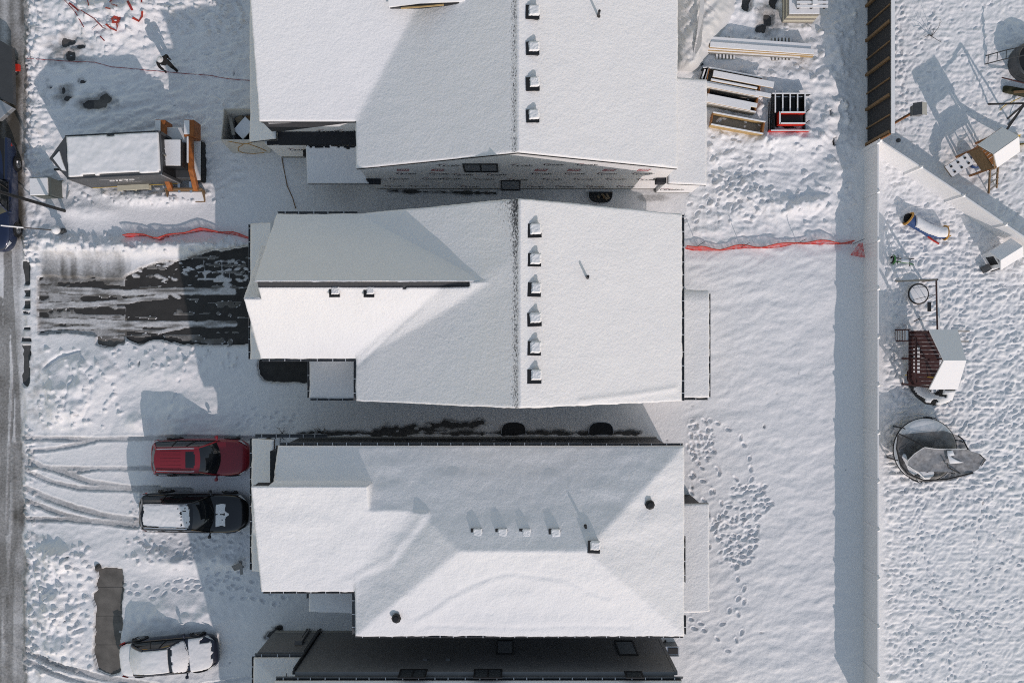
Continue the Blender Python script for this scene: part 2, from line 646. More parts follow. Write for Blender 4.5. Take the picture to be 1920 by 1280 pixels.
def inside(pts):
    r = np.zeros(PX.shape, bool)
    n = len(pts)
    for i in range(n):
        (ax, ay), (bx, by) = pts[i], pts[(i + 1) % n]
        if ay == by:
            continue
        c = ((ay > PY) != (by > PY)) & (PX < (bx - ax) * (PY - ay) / (by - ay) + ax)
        r ^= c
    return r


def blur(a, k):
    for _ in range(k):
        a = (a + np.roll(a, 1, 0) + np.roll(a, -1, 0)) / 3
        a = (a + np.roll(a, 1, 1) + np.roll(a, -1, 1)) / 3
    return a


n_big = vn(PX, PY, 170, 130, 1)
n_mid = vn(PX, PY, 46, 40, 2)
n_sm = vn(PX, PY, 15, 14, 3)
n_fine = vn(PX, PY, 6.5, 6.0, 4)
n_wob = vn(PX, PY, 22, 20, 5) * 0.6 + vn(PX, PY, 8, 8, 6) * 0.4

H = 0.13 + 0.030 * n_big + 0.016 * n_mid + 0.006 * n_sm + 0.003 * n_fine
D = np.zeros(PX.shape, dtype=np.float32)

# wind ripples on the back yards
yard = sstep(1270, 1300, PX) * (1 - sstep(1600, 1625, PX)) * sstep(420, 470, PY)
_wy = PY + 9 * n_mid + 14 * n_big
H += yard * (0.026 * vn(PX + 0.35 * PY, _wy, 80, 21, 11) + 0.020 * vn(PX + 0.6 * PY, _wy, 34, 12, 12) + 0.014 * vn(PX + PY, PY, 13, 8, 13)
             + 0.007 * vn(PX, PY, 6, 5, 14))

# churned snow on the building plot (top left), on the storage plot (top right), and left front gardens
churn = sstep(60, 90, PX) * (1 - sstep(455, 475, PX)) * (1 - sstep(330, 400, PY))
H += 2.0 * churn * (0.030 * vn(PX, PY + 0.2 * PX, 28, 9, 21) + 0.022 * vn(PX, PY, 11, 6, 22) + 0.010 * vn(PX, PY, 5, 4, 23))
churn2 = sstep(1275, 1300, PX) * (1 - sstep(1590, 1620, PX)) * (1 - sstep(440, 480, PY))
H += 1.35 * churn2 * (0.045 * vn(PX + PY * 0.5, PY, 30, 14, 24) + 0.035 * vn(PX + PY, PY - PX * 0.6, 12, 7, 25)
               + 0.012 * vn(PX, PY, 5, 5, 26))
front = sstep(55, 70, PX) * (1 - sstep(465, 480, PX)) * sstep(640, 700, PY)
H += front * (0.030 * vn(PX, PY, 30, 26, 27) + 0.016 * vn(PX + .5 * PY, PY, 12, 8, 28) + 0.006 * vn(PX, PY, 5, 5, 48)) * (0.35 + 0.65 * (np.abs(PY - 900) > 85))
kerbside = sstep(46, 58, PX) * (1 - sstep(78, 110, PX))
H += kerbside * (0.06 * vn(PX, PY, 11, 9, 29) + 0.04 * vn(PX, PY, 5, 5, 30)) * (0.4 + 0.6 * (1 - sstep(420, 520, PY)))

# ploughed banks and mounds
lump = 1 + 0.35 * vn(PX, PY, 26, 22, 31) + 0.20 * vn(PX, PY, 10, 9, 32)
for cx, cy, rx, ry, hh, rot in (
        (120, 462, 90, 20, 0.42, 0.0), (250, 464, 110, 18, 0.40, 0.0), (390, 462, 110, 18, 0.36, 0.0),
        (135, 745, 65, 70, 0.50, 0.0), (190, 690, 55, 45, 0.30, 0.3), (330, 690, 90, 34, 0.28, 0.0),
        (260, 790, 26, 18, 0.25, 0.0), (350, 770, 90, 40, 0.22, 0.0),
        (120, 1045, 60, 38, 0.36, 0.2), (105, 1140, 46, 110, 0.40, 0.0), (130, 1230, 44, 46, 0.25, 0.0),
        (345, 1048, 115, 26, 0.34, 0.05), (340, 1150, 120, 40, 0.32, 0.0), (440, 1040, 40, 30, 0.2, 0.0),
        (205, 40, 90, 46, 0.60, 0.5), (270, 20, 40, 40, 0.45, 0.0), (330, 10, 70, 40, 0.25, 0.0),
        (1500, 385, 110, 22, 0.40, -0.08), (1395, 362, 70, 26, 0.22, 0.2), (1565, 330, 40, 40, 0.30, 0.5),
        (1560, 120, 34, 110, 0.30, 0.1), (1470, 262, 90, 22, 0.30, 0.0), (1540, 235, 34, 50, 0.22, 0.0),
        (1420, 20, 50, 40, 0.3, 0.0), (1500, 150, 60, 26, 0.2, 0.3), (160, 395, 60, 16, 0.2, 0.05),
        (280, 372, 80, 14, 0.28, 0.02), (100, 440, 40, 24, 0.3, 0.0), (75, 70, 20, 60, 0.2, 0.0),
        (68, 260, 14, 60, 0.22, 0.0), (1510, 320, 60, 22, -0.10, 0.0)):
    H += hh * mound(cx, cy, rx, ry, rot) * lump


def crack(pts, w=2.2, d=0.10):
    global H
    q = polydist([(x + random.uniform(-3, 3), y + random.uniform(-3, 3)) for x, y in pts]) + n_wob * 2.0
    H -= d * np.exp(-np.clip(q, 0, 99) ** 2 / (2 * w * w))


crack([(90, 690), (110, 672), (130, 665), (155, 658)], 2.5, 0.16)
crack([(155, 660), (165, 675), (178, 685), (168, 700), (178, 715), (176, 745)], 1.8, 0.09)
crack([(170, 762), (160, 780)], 2, .08)
crack([(135, 690), (145, 708), (138, 725), (130, 745), (132, 768)], 2.0, 0.12)
crack([(205, 665), (220, 685), (235, 700)], 3.0, 0.08)
for q in range(16):
    x, y = random.uniform(70, 170), random.uniform(1040, 1190)
    crack([(x, y), (x + random.uniform(-14, 14), y + random.uniform(4, 18)), (x + random.uniform(-16, 16), y + random.uniform(10, 26))], 2.4, 0.09)
crack([(300, 20), (330, 40), (350, 30), (370, 45)], 3, 0.12)
for q in range(10):
    x, y = random.uniform(290, 460), random.uniform(0, 60)
    crack([(x, y), (x + 10, y + random.uniform(-8, 8)), (x + 20, y + random.uniform(-8, 8))], 2.5, 0.09)
for q in range(14):
    x, y = random.uniform(1320, 1600), random.uniform(20, 420)
    crack([(x, y), (x + 12, y - random.uniform(2, 10)), (x + 26, y - random.uniform(4, 18))], 3, 0.10)

# tracks of a tracked machine from the trailer to the plot
for k in range(2):
    q = polydist([(410 + k * 22, 305), (450 + k * 22, 345), (480 + k * 20, 370)])
    H += -0.03 * np.exp(-q ** 2 / 60) * (0.6 + 0.4 * np.sin((PX + PY) * 0.8))

# bare places: asphalt, concrete or soil shows where the snow lies below the sheet under it
BARE = np.zeros(PX.shape, dtype=np.float32)


def bare(field):
    global BARE
    BARE = np.maximum(BARE, np.clip(field, 0, 1))


def bare_poly(pts, soft=5, wob=6):
    m = inside(pts).astype(np.float32)
    m = blur(m, soft)
    bare(sstep(0.42, 0.58, m + n_wob * 0.06 * wob))


drive = [(236, 520), (262, 503), (300, 492), (345, 487), (400, 470), (474, 462), (474, 648), (400, 646), (330, 644),
         (300, 636), (262, 646), (236, 636)]
bare_poly(drive, 7, 5)
apron = [(74, 520), (110, 517), (160, 521), (236, 524), (236, 648), (180, 630), (120, 622), (74, 628)]
bare_poly(apron, 4, 5)
bare_poly([(484, 674), (584, 674), (584, 716), (520, 718), (497, 714), (487, 700)], 5, 4)
bare_poly([(182, 1060), (196, 1066), (230, 1064), (231, 1150), (229, 1258), (210, 1264), (180, 1252), (178, 1160)], 6, 9)
_keep = BARE.copy()
bare_poly([(41, 488), (60, 492), (60, 560), (60, 705), (55, 728), (40, 715), (38, 600)], 3, 6)
BARE = np.where(PX < 66, BARE * (vn(PX, PY, 50, 7, 91) * sstep(505, 520, PY) * (1 - sstep(640, 660, PY)) + .35 * n_wob > -.28), BARE)
bare_poly([(181, 600), (232, 604), (230, 640), (214, 652), (184, 646)], 2, 3)
for cx, cy, rx, ry in ((128, 80, 24, 11), (150, 88, 14, 7), (132, 104, 12, 13), (178, 194, 24, 11), (196, 186, 13, 10),
                       (118, 170, 6, 10), (126, 184, 9, 6), (156, 153, 9, 5), (96, 164, 5, 3),
                       (1399, 4, 9, 20), (1450, 6, 12, 18), (1440, 38, 10, 12), (1428, 56, 12, 10),
                       (1562, 266, 4, 8), (1553, 216, 3, 7), (1350, 158, 4, 4)):
    d_ = ell(cx, cy, rx, ry) + n_wob * 0.55
    bare(1 - sstep(0.75, 1.0, d_))
# soil under the eaves of the lower house
q = polydist([(700, 812), (760, 806), (830, 800), (905, 793)])
bare((1 - sstep(6, 10, q + n_wob * 10 + 5 * n_mid)) * (PY < 822) * (vn(PX, PY, 12, 6, 92) > -.55))
bare((1 - sstep(2.5, 5, polydist([(560, 812), (1200, 812)]) + n_wob * 5)))
bare((1 - sstep(1.5, 4, polydist([(330 + 400, 358), (930, 362)]) + n_wob * 4)))
bare((1 - sstep(3, 7, polydist([(505, 1193), (525, 1178)]) + n_wob * 6)))

# slushy snow left on the driveway: pressed wheel strips and speckles
strip = np.zeros(PX.shape, dtype=np.float32)
for pts, w in (([(70, 540), (150, 545), (237, 549), (330, 545), (437, 547)], 7), ([(70, 574), (180, 570), (310, 556)], 6),
               ([(70, 600), (150, 602), (240, 608), (440, 607)], 6.5), ([(70, 618), (180, 612), (300, 622), (380, 606)], 4)):
    strip = np.maximum(strip, 1 - sstep(w * 0.7, w * 1.15, polydist(pts) + n_wob * 2.2))
for _ in range(70):
    x, y = random.uniform(240, 470), random.uniform(490, 560)
    if random.random() < 0.75 and y > 530:
        continue
    r = random.uniform(1.5, 6)
    strip = np.maximum(strip, 1 - sstep(0.8, 1.1, ell(x, y, r * 1.6, r * 0.7, random.uniform(-0.4, 0.4)) + n_wob * 0.4))
for x in (382, 415, 428, 458):       # blower marks on the asphalt near the wall
    strip = np.maximum(strip, (1 - sstep(0.8, 1.6, polydist([(x, 488), (x + 3, 525)]) + n_wob * 1.8 + n_mid)) * 0.9)
for y in (488, 507, 521):
    strip = np.maximum(strip, (1 - sstep(0.6, 1.4, polydist([(372, y + 3), (470, y)]) + n_wob * 3.2 + 1.5 * n_mid)) * 0.9)
strip = np.clip(strip * (0.80 + 0.35 * vn(PX, PY, 40, 5, 81) + 0.25 * n_sm), 0, 1)
film = (sstep(72, 90, PX) * (1 - sstep(225, 262, PX)) * sstep(468, 476, PY) * (1 - sstep(520, 560, PY)))
D = np.maximum(D, film * np.clip(0.30 + 0.55 * sstep(475, 528, PY) + 0.22 * vn(PX, PY, 6, 50, 82) + .12 * n_sm, 0, .95))
D = np.maximum(D, BARE * np.clip(1.0 - 0.72 * sstep(0.30, 0.95, strip) + .12 * n_sm, 0, 1) * (strip > 0.05))
wet = sstep(.30, .55, vn(PX, PY, 70, 7, 84) * .7 + .5 * n_wob) * BARE * (PX > 60) * (PX < 475) * (PY > 460) * (PY < 660)
wet = wet * (strip < .1)
D = np.maximum(D, np.where(wet > .4, .90 + .08 * n_sm, 0))
strip = np.maximum(strip, wet * .34)
thin_h = 0.012 + 0.006 * n_sm
H = H * (1 - BARE) + BARE * np.where(strip > 0.12, thin_h * 0.8 + 0.004, -0.045 - 0.01 * n_sm)
edge = BARE * (1 - BARE) * 4
D = np.maximum(D, edge * 0.55)
D = np.maximum(D, 0.55 * np.clip(blur(BARE, 9) * 1.6, 0, 1) * (1 - BARE) * np.clip(.75 + .5 * n_sm + .4 * n_fine, 0, 1) * (PY < 1300) * ((PX > 176) | (PY < 700)))
ap = inside(apron).astype(np.float32)
# the slush film on the apron
slush = ap * sstep(-0.35, 0.4, vn(PX, PY, 60, 9, 83) + 0.4 * n_wob)
H = np.where((ap > 0) & (slush > 0.3) & (H < 0.0), 0.010 + 0.004 * n_sm, H)
D = np.maximum(D, np.where((ap > 0) & (slush > 0.3) & (strip < 0.3), np.clip(1.02 - 0.42 * slush + .1 * n_sm, 0, 1), 0))
# soiled halo round the mud patches of the plot
for cx, cy, rx, ry in ((135, 92, 45, 34), (182, 192, 40, 20), (120, 176, 24, 20), (1440, 40, 34, 40), (820, 803, 110, 14)):
    D = np.maximum(D, 0.62 * (1 - sstep(0.3, 1.2, ell(cx, cy, rx, ry) + n_wob * 0.6)))

# lane between the upper houses: dirty, flattened snow
lane = sstep(500, 560, PX) * (1 - sstep(1270, 1290, PX)) * sstep(340, 352, PY) * (1 - sstep(405, 420, PY))
D = np.maximum(D, lane * (0.12 + 0.08 * n_mid))
D = np.maximum(D, 0.5 * (1 - sstep(0.6, 1.2, ell(1222, 373, 34, 7) + n_wob * 0.5)))

# the street
road = 1 - sstep(40, 54, PX + n_wob * 6)
hr = 0.012 + 0.006 * n_sm
H = H * (1 - road) + hr * road
sl = np.where(PY < 450, 0.78, np.where(PY < 830, 0.20, 0.66)) + 0.14 * n_mid + 0.12 * n_sm + 0.36 * vn(PX, PY, 7, 190, 77) + 0.20 * vn(PX, PY, 18, 70, 79)
sl = blur(sl, 4)
D = np.maximum(D * (1 - road), sl * road)
D = np.maximum(D, kerbside * 0.28 * np.clip(n_sm + n_fine * 0.6, 0, 1))
D = np.maximum(D, (1 - sstep(2, 12, np.abs(PX - 48) + n_wob * 7)) * (0.5 * ((PY < 330) | (PY > 1040)) + 0.12))


def wheel(pts, w, depth=0.0, dirt=0.5, floor=0.07):
    global H, D
    w = w * 1.15 * (1 + 0.10 * n_mid)
    q = polydist(pts) + n_fine * 0.7 + n_sm * 0.4
    k = 1 - sstep(w * 0.75, w * 1.15, q)
    ridge = np.exp(-((q - w * 1.35) ** 2) / (2 * (w * 0.28) ** 2))
    H = H * (1 - k) + np.minimum(H, floor + 0.004 * n_sm) * k
    H += ridge * 0.016 * (1 - k)
    D = np.maximum(D, k * (dirt * 0.84 + 0.10 * n_mid + 0.04 * n_sm))


for pts, w in (([(14, 465), (12, 700), (6, 900), (0, 1100), (-6, 1300)], 6), ([(17, 470), (26, 640), (34, 760), (36, 900), (22, 1060), (18, 1300)], 5),
               ([(2, 560), (4, 900), (12, 1200)], 4), ([(28, 700), (20, 850), (14, 1000)], 2.5)):
    wheel(pts, w, dirt=0.88, floor=0.008)
# the ways into the drives
for pts, w, dd in (
        ([(30, 818), (60, 821), (180, 823), (320, 820), (480, 822)], 4.5, 0.48), ([(55, 845), (100, 841), (150, 833), (180, 826)], 3.8, 0.48),
        ([(40, 868), (90, 876), (160, 878), (300, 877)], 4.0, 0.44), ([(120, 888), (150, 884), (190, 879)], 2.6, 0.44),
        ([(20, 836), (50, 858), (80, 874), (120, 884), (170, 903), (250, 914), (300, 914)], 4.8, 0.50),
        ([(25, 862), (60, 885), (100, 903), (150, 914), (260, 918), (360, 918)], 4.2, 0.48),
        ([(30, 905), (60, 918), (90, 932), (140, 950), (200, 966), (262, 974)], 5.2, 0.52),
        ([(25, 928), (60, 940), (110, 960), (170, 975), (262, 983)], 4.2, 0.5),
        ([(20, 968), (60, 972), (130, 973), (260, 986)], 4.0, 0.55),
        ([(-10, 1172), (25, 1200), (60, 1222), (120, 1246), (190, 1268), (300, 1284)], 5.0, 0.52),
        ([(-10, 1196), (25, 1222), (70, 1244), (130, 1268), (220, 1290)], 4.2, 0.5),
        ([(0, 1250), (20, 1262), (45, 1280)], 6.0, 0.7),
        ([(380, 1282), (470, 1268)], 3.2, 0.15)):
    wheel(pts, w, dirt=dd)

# prints: (x, y, angle, half length, half width, depth)
rs = np.random.RandomState(5)
prints = []


def trail(pts, stride=17, gap=5, jit=2.0, size=1.0, depth=0.10):
    k = 0
    for (ax, ay), (bx, by) in zip(pts[:-1], pts[1:]):
        L_ = math.hypot(bx - ax, by - ay)
        an = math.atan2(by - ay, bx - ax)
        n = max(1, int(L_ / stride))
        for i in range(n):
            t = i / n
            side = gap if k % 2 else -gap
            k += 1
            prints.append((ax + (bx - ax) * t - math.sin(an) * side + rs.normal(0, jit), ay + (by - ay) * t + math.cos(an) * side + rs.normal(0, jit),
                           an + rs.normal(0, 0.2), 6.0 * size * rs.uniform(0.85, 1.15), 3.1 * size * rs.uniform(0.85, 1.15), depth))


trail([(1318, 790), (1345, 793), (1366, 806), (1387, 816), (1394, 835), (1406, 856), (1404, 878), (1410, 898), (1398, 916), (1392, 935)], 22, 1.5)
trail([(1296, 800), (1310, 825), (1332, 848), (1350, 875), (1372, 898), (1385, 912)], 19, 5)
trail([(1290, 815), (1300, 850), (1318, 870), (1338, 885), (1340, 920), (1348, 950)], 18, 5)
trail([(1300, 870), (1312, 905), (1336, 920), (1345, 945), (1360, 985), (1395, 1010)], 17, 6)
trail([(1290, 900), (1310, 940), (1330, 960), (1335, 1040)], 16, 6)
trail([(1372, 1062), (1385, 1085), (1378, 1120), (1368, 1145), (1350, 1165), (1325, 1172)], 19, 4)
trail([(1378, 1060), (1396, 1100), (1384, 1150), (1390, 1180), (1384, 1200), (1390, 1240)], 22, 3)
trail([(1340, 1200), (1365, 1215), (1388, 1222)], 16, 4)
trail([(1290, 1165), (1335, 1180)], 10, 6)
for _ in range(190):
    t = rs.rand()
    prints.append((1404 - 38 * t + rs.uniform(-1, 1) * (20 + 26 * math.sin(math.pi * (.15 + .8 * t))) + 10 * math.sin(t * 9), 908 + 152 * t, rs.uniform(-1.2, .4), rs.uniform(3.5, 8.5), rs.uniform(2.2, 4), rs.uniform(.035, .075)))
for _ in range(70):
    prints.append((1290 + 45 * rs.rand(), 785 + 80 * rs.rand(), rs.uniform(0, 6.3), rs.uniform(3, 6), rs.uniform(2.2, 3.6), 0.05))
trail([(232, 1100), (300, 1110), (330, 1096), (400, 1085), (470, 1070)], 11, 7)
trail([(330, 1098), (400, 1095), (440, 1110), (490, 1112), (540, 1130)], 10, 8)
trail([(390, 1068), (430, 1085), (480, 1100)], 10, 7)
trail([(360, 655), (350, 690), (335, 735), (320, 780), (308, 805)], 17, 2, depth=0.06)
trail([(440, 830), (455, 800), (480, 775), (520, 780), (570, 790)], 14, 6, depth=0.05)
trail([(460, 785), (500, 790), (560, 785)], 12, 5, depth=0.05)
trail([(400, 870), (330, 900)], 16, 5, depth=0.03)
for _ in range(60):
    prints.append((rs.uniform(300, 470), rs.uniform(995, 1050), rs.uniform(0, 6.3), rs.uniform(3, 6), rs.uniform(2.2, 3.6), 0.05))
trail([(1290, 420), (1330, 385), (1370, 350), (1400, 325), (1430, 300)], 12, 6)
trail([(1300, 390), (1340, 370), (1380, 330), (1410, 312)], 12, 7)
trail([(1330, 330), (1400, 380), (1450, 385)], 13, 6)
for _ in range(80):
    prints.append((rs.uniform(1328, 1450), rs.uniform(252, 420), rs.uniform(-1.3, 0.4), rs.uniform(3, 10), rs.uniform(1.8, 4), rs.uniform(.02, .07)))
for _ in range(260):
    prints.append((rs.uniform(75, 460), rs.uniform(0, 240), rs.uniform(-0.5, 0.9), rs.uniform(4, 9), rs.uniform(2, 3.6), 0.035))
# the trampled garden on the right
for _ in range(5200):
    x, y = rs.uniform(1655, 1990), rs.uniform(-60, 1340)
    d_ = 0.35
    if 380 < y < 940:
        d_ = 0.95
    if y < 330:
        d_ = 0.28 if x < 1800 else 0.6
    if y > 1000:
        d_ = 0.13 + 0.35 * math.exp(-((x - 1670) / 60) ** 2)
    if rs.rand() < d_ * .5:
        prints.append((x, y, rs.uniform(0, 6.3), rs.uniform(3.5, 7.5), rs.uniform(2.0, 3.6), rs.uniform(0.02, 0.05)))
for a, b in (((1690, 1100), (1900, 1180)), ((1720, 960), (1760, 1130)), ((1760, 1130), (1850, 1270)), ((1690, 1230), (1920, 1120)),
             ((1800, 1150), (1780, 1280)), ((1850, 930), (1820, 1100)), ((1700, 1010), (1860, 960)), ((1650, 1060), (1800, 1100)),
             ((1690, 30), (1680, 110)), ((1680, 120), (1760, 10)), ((1690, 170), (1700, 250)), ((1680, 40), (1700, 220)),
             ((1860, 1000), (1920, 1060)), ((1820, 1110), (1920, 1050)), ((1700, 1150), (1720, 1270))):
    m_ = ((a[0] + b[0]) / 2 + rs.normal(0, 14), (a[1] + b[1]) / 2 + rs.normal(0, 14))
    trail([a, m_, b], 9, 4, 2.0, 0.75, 0.055)
gard = sstep(1648, 1665, PX)
_busy = 0.62 + 0.5 * (sstep(370, 420, PY) * (1 - sstep(900, 1000, PY))) + 0.3 * np.exp(-((PX - 1670) / 40) ** 2)
H += gard * _busy * (0.085 * np.abs(vn(PX + 6 * n_mid, PY, 15, 10, 41)) + 0.080 * np.abs(vn(PX + .6 * PY, PY, 8.5, 6.0, 42)) + 0.02 * vn(PX, PY, 34, 28, 43))
H -= 0.05 * gard
gi = lambda x: int(round((x - GX0) / GS))
gj = lambda y: int(round((y - GY0) / GS))
for x, y, an, a, b, dp in prints:
    r = int(a / GS * 1.9) + 2
    i, j = gi(x), gj(y)
    i0, i1, j0, j1 = max(0, i - r), min(PX.shape[1], i + r + 1), max(0, j - r), min(PX.shape[0], j + r + 1)
    if i0 >= i1 or j0 >= j1:
        continue
    dx, dy = PX[j0:j1, i0:i1] - x, PY[j0:j1, i0:i1] - y
    c, s = math.cos(an), math.sin(an)
    q = np.sqrt(((dx * c + dy * s) / a) ** 2 + ((-dx * s + dy * c) / b) ** 2)
    H[j0:j1, i0:i1] += -dp * (1 - sstep(0.55, 1.1, q)) + dp * 0.28 * np.exp(-((q - 1.35) ** 2) / 0.06)
H = np.where(BARE < 0.3, np.maximum(H, 0.012), H)
clods = []
for x0, x1, y0, y1, n, r0, r1 in ((50, 80, -60, 330, 260, 1.6, 4.5), (50, 76, 440, 500, 60, 1.6, 4), (46, 70, 800, 1260, 160, 1.5, 4.5), (70, 175, 1020, 1260, 150, 2, 6),
                                  (80, 460, 440, 476, 110, 1.6, 4.5), (75, 235, 655, 800, 60, 2, 5), (240, 470, 640, 690, 50, 1.6, 4), (290, 460, -40, 70, 130, 2, 5.5),
                                  (110, 300, -20, 110, 70, 2, 5), (1330, 1600, 0, 420, 190, 2, 6.5), (240, 300, 990, 1060, 30, 2, 4.5), (130, 420, 362, 385, 60, 1.8, 4.5), (248, 275, 925, 990, 26, 2, 4)):
    for _ in range(n):
        clods.append((rs.uniform(x0, x1), rs.uniform(y0, y1), rs.uniform(0, 3.2), rs.uniform(r0, r1), rs.uniform(.5, 1)))
for x, y, an, a, sq in clods:
    r = int(a / GS * 1.6) + 2
    i, j = gi(x), gj(y)
    i0, i1, j0, j1 = max(0, i - r), min(PX.shape[1], i + r + 1), max(0, j - r), min(PX.shape[0], j + r + 1)
    if i0 >= i1 or j0 >= j1 or BARE[j, i] > .2:
        continue
    dx, dy = PX[j0:j1, i0:i1] - x, PY[j0:j1, i0:i1] - y
    c, s = math.cos(an), math.sin(an)
    q = np.maximum(np.abs(dx * c + dy * s) / a, np.abs(-dx * s + dy * c) / (a * sq)) * .6 + .4 * np.hypot(dx, dy) / a
    H[j0:j1, i0:i1] += (.012 + .018 * a) * (1 - sstep(.65, 1.05, q))
D += 0.02 * (n_sm > 0.5) * churn


def gh(px, py):
    """snow height at a pixel of the ground"""
    return float(H[min(max(gj(py), 0), H.shape[0] - 1), min(max(gi(px), 0), H.shape[1] - 1)])


def G(px, py, dz=0.0):
    x, y = P(px, py)
    return Vector((x, y, gh(px, py) + dz))


ny_, nx_ = PX.shape
gverts = np.stack([(PX - 960) / PPM, (640 - PY) / PPM, H], -1).reshape(-1, 3)
idx = np.arange(ny_ * nx_).reshape(ny_, nx_)
gq = np.stack([idx[1:, :-1], idx[1:, 1:], idx[:-1, 1:], idx[:-1, :-1]], -1).reshape(-1, 4)
# far field: four plain strips that carry the snow on to the horizon
xa, xb = (GX0 - 960) / PPM, (GX1 - 960) / PPM
ya, yb = (640 - GY1) / PPM, (640 - GY0) / PPM
far = 420.0
ex = np.array([(-far, -far, .08), (far, -far, .08), (far, ya, .08), (-far, ya, .08),
               (-far, yb, .08), (far, yb, .08), (far, far, .08), (-far, far, .08),
               (xb, ya, .08), (far, ya, .08), (far, yb, .08), (xb, yb, .08),
               (-far, ya, .02), (xa, ya, .02), (xa, yb, .02), (-far, yb, .02)])
b0 = len(gverts)
gq = np.concatenate([gq, np.array([(b0 + 4 * k, b0 + 4 * k + 1, b0 + 4 * k + 2, b0 + 4 * k + 3) for k in range(4)])])
gverts = np.concatenate([gverts, ex])
gD = np.concatenate([np.clip(D, 0, 1).ravel(), np.zeros(16)])
snow_ground = np_mesh('snow_ground', gverts, gq, 'snow_ground', attrs={'dirt': gD})
snow_ground['kind'] = 'structure'


def sheet(name, px0, px1, py0, py1, z, m):
    x0, y1 = P(px0, py0)
    x1, y0 = P(px1, py1)
    o = MB().add([(x0, y0, z), (x1, y0, z), (x1, y1, z), (x0, y1, z)], [(0, 1, 2, 3)]).build(name, m)
    o['kind'] = 'structure'
    return o


sheet('bare_soil', -4000, 6000, -4000, 6000, -0.030, 'soil')
sheet('road', -260, 56, -3000, 4000, 0.0, 'asphalt')
sheet('driveway', 60, 590, 455, 725, -0.004, 'new_asphalt')
sw = sheet('sidewalk', 176, 238, -1200, 2400, -0.012, 'concrete')
for k in range(12):                      # cast slabs where the snow is off them
    y0_ = 596 + k * 54 if k < 1 else 1046 + (k - 1) * 54
    if y0_ > 1290:
        break
    (xa_, yb_), (xb_, ya_) = P(176.5, y0_ + .4), P(237.5, y0_ + 53.6)
    MB().box(xa_, xb_, ya_, yb_, -.011, .002 + .003 * (k % 2)).build('slab', 'concrete', sw)

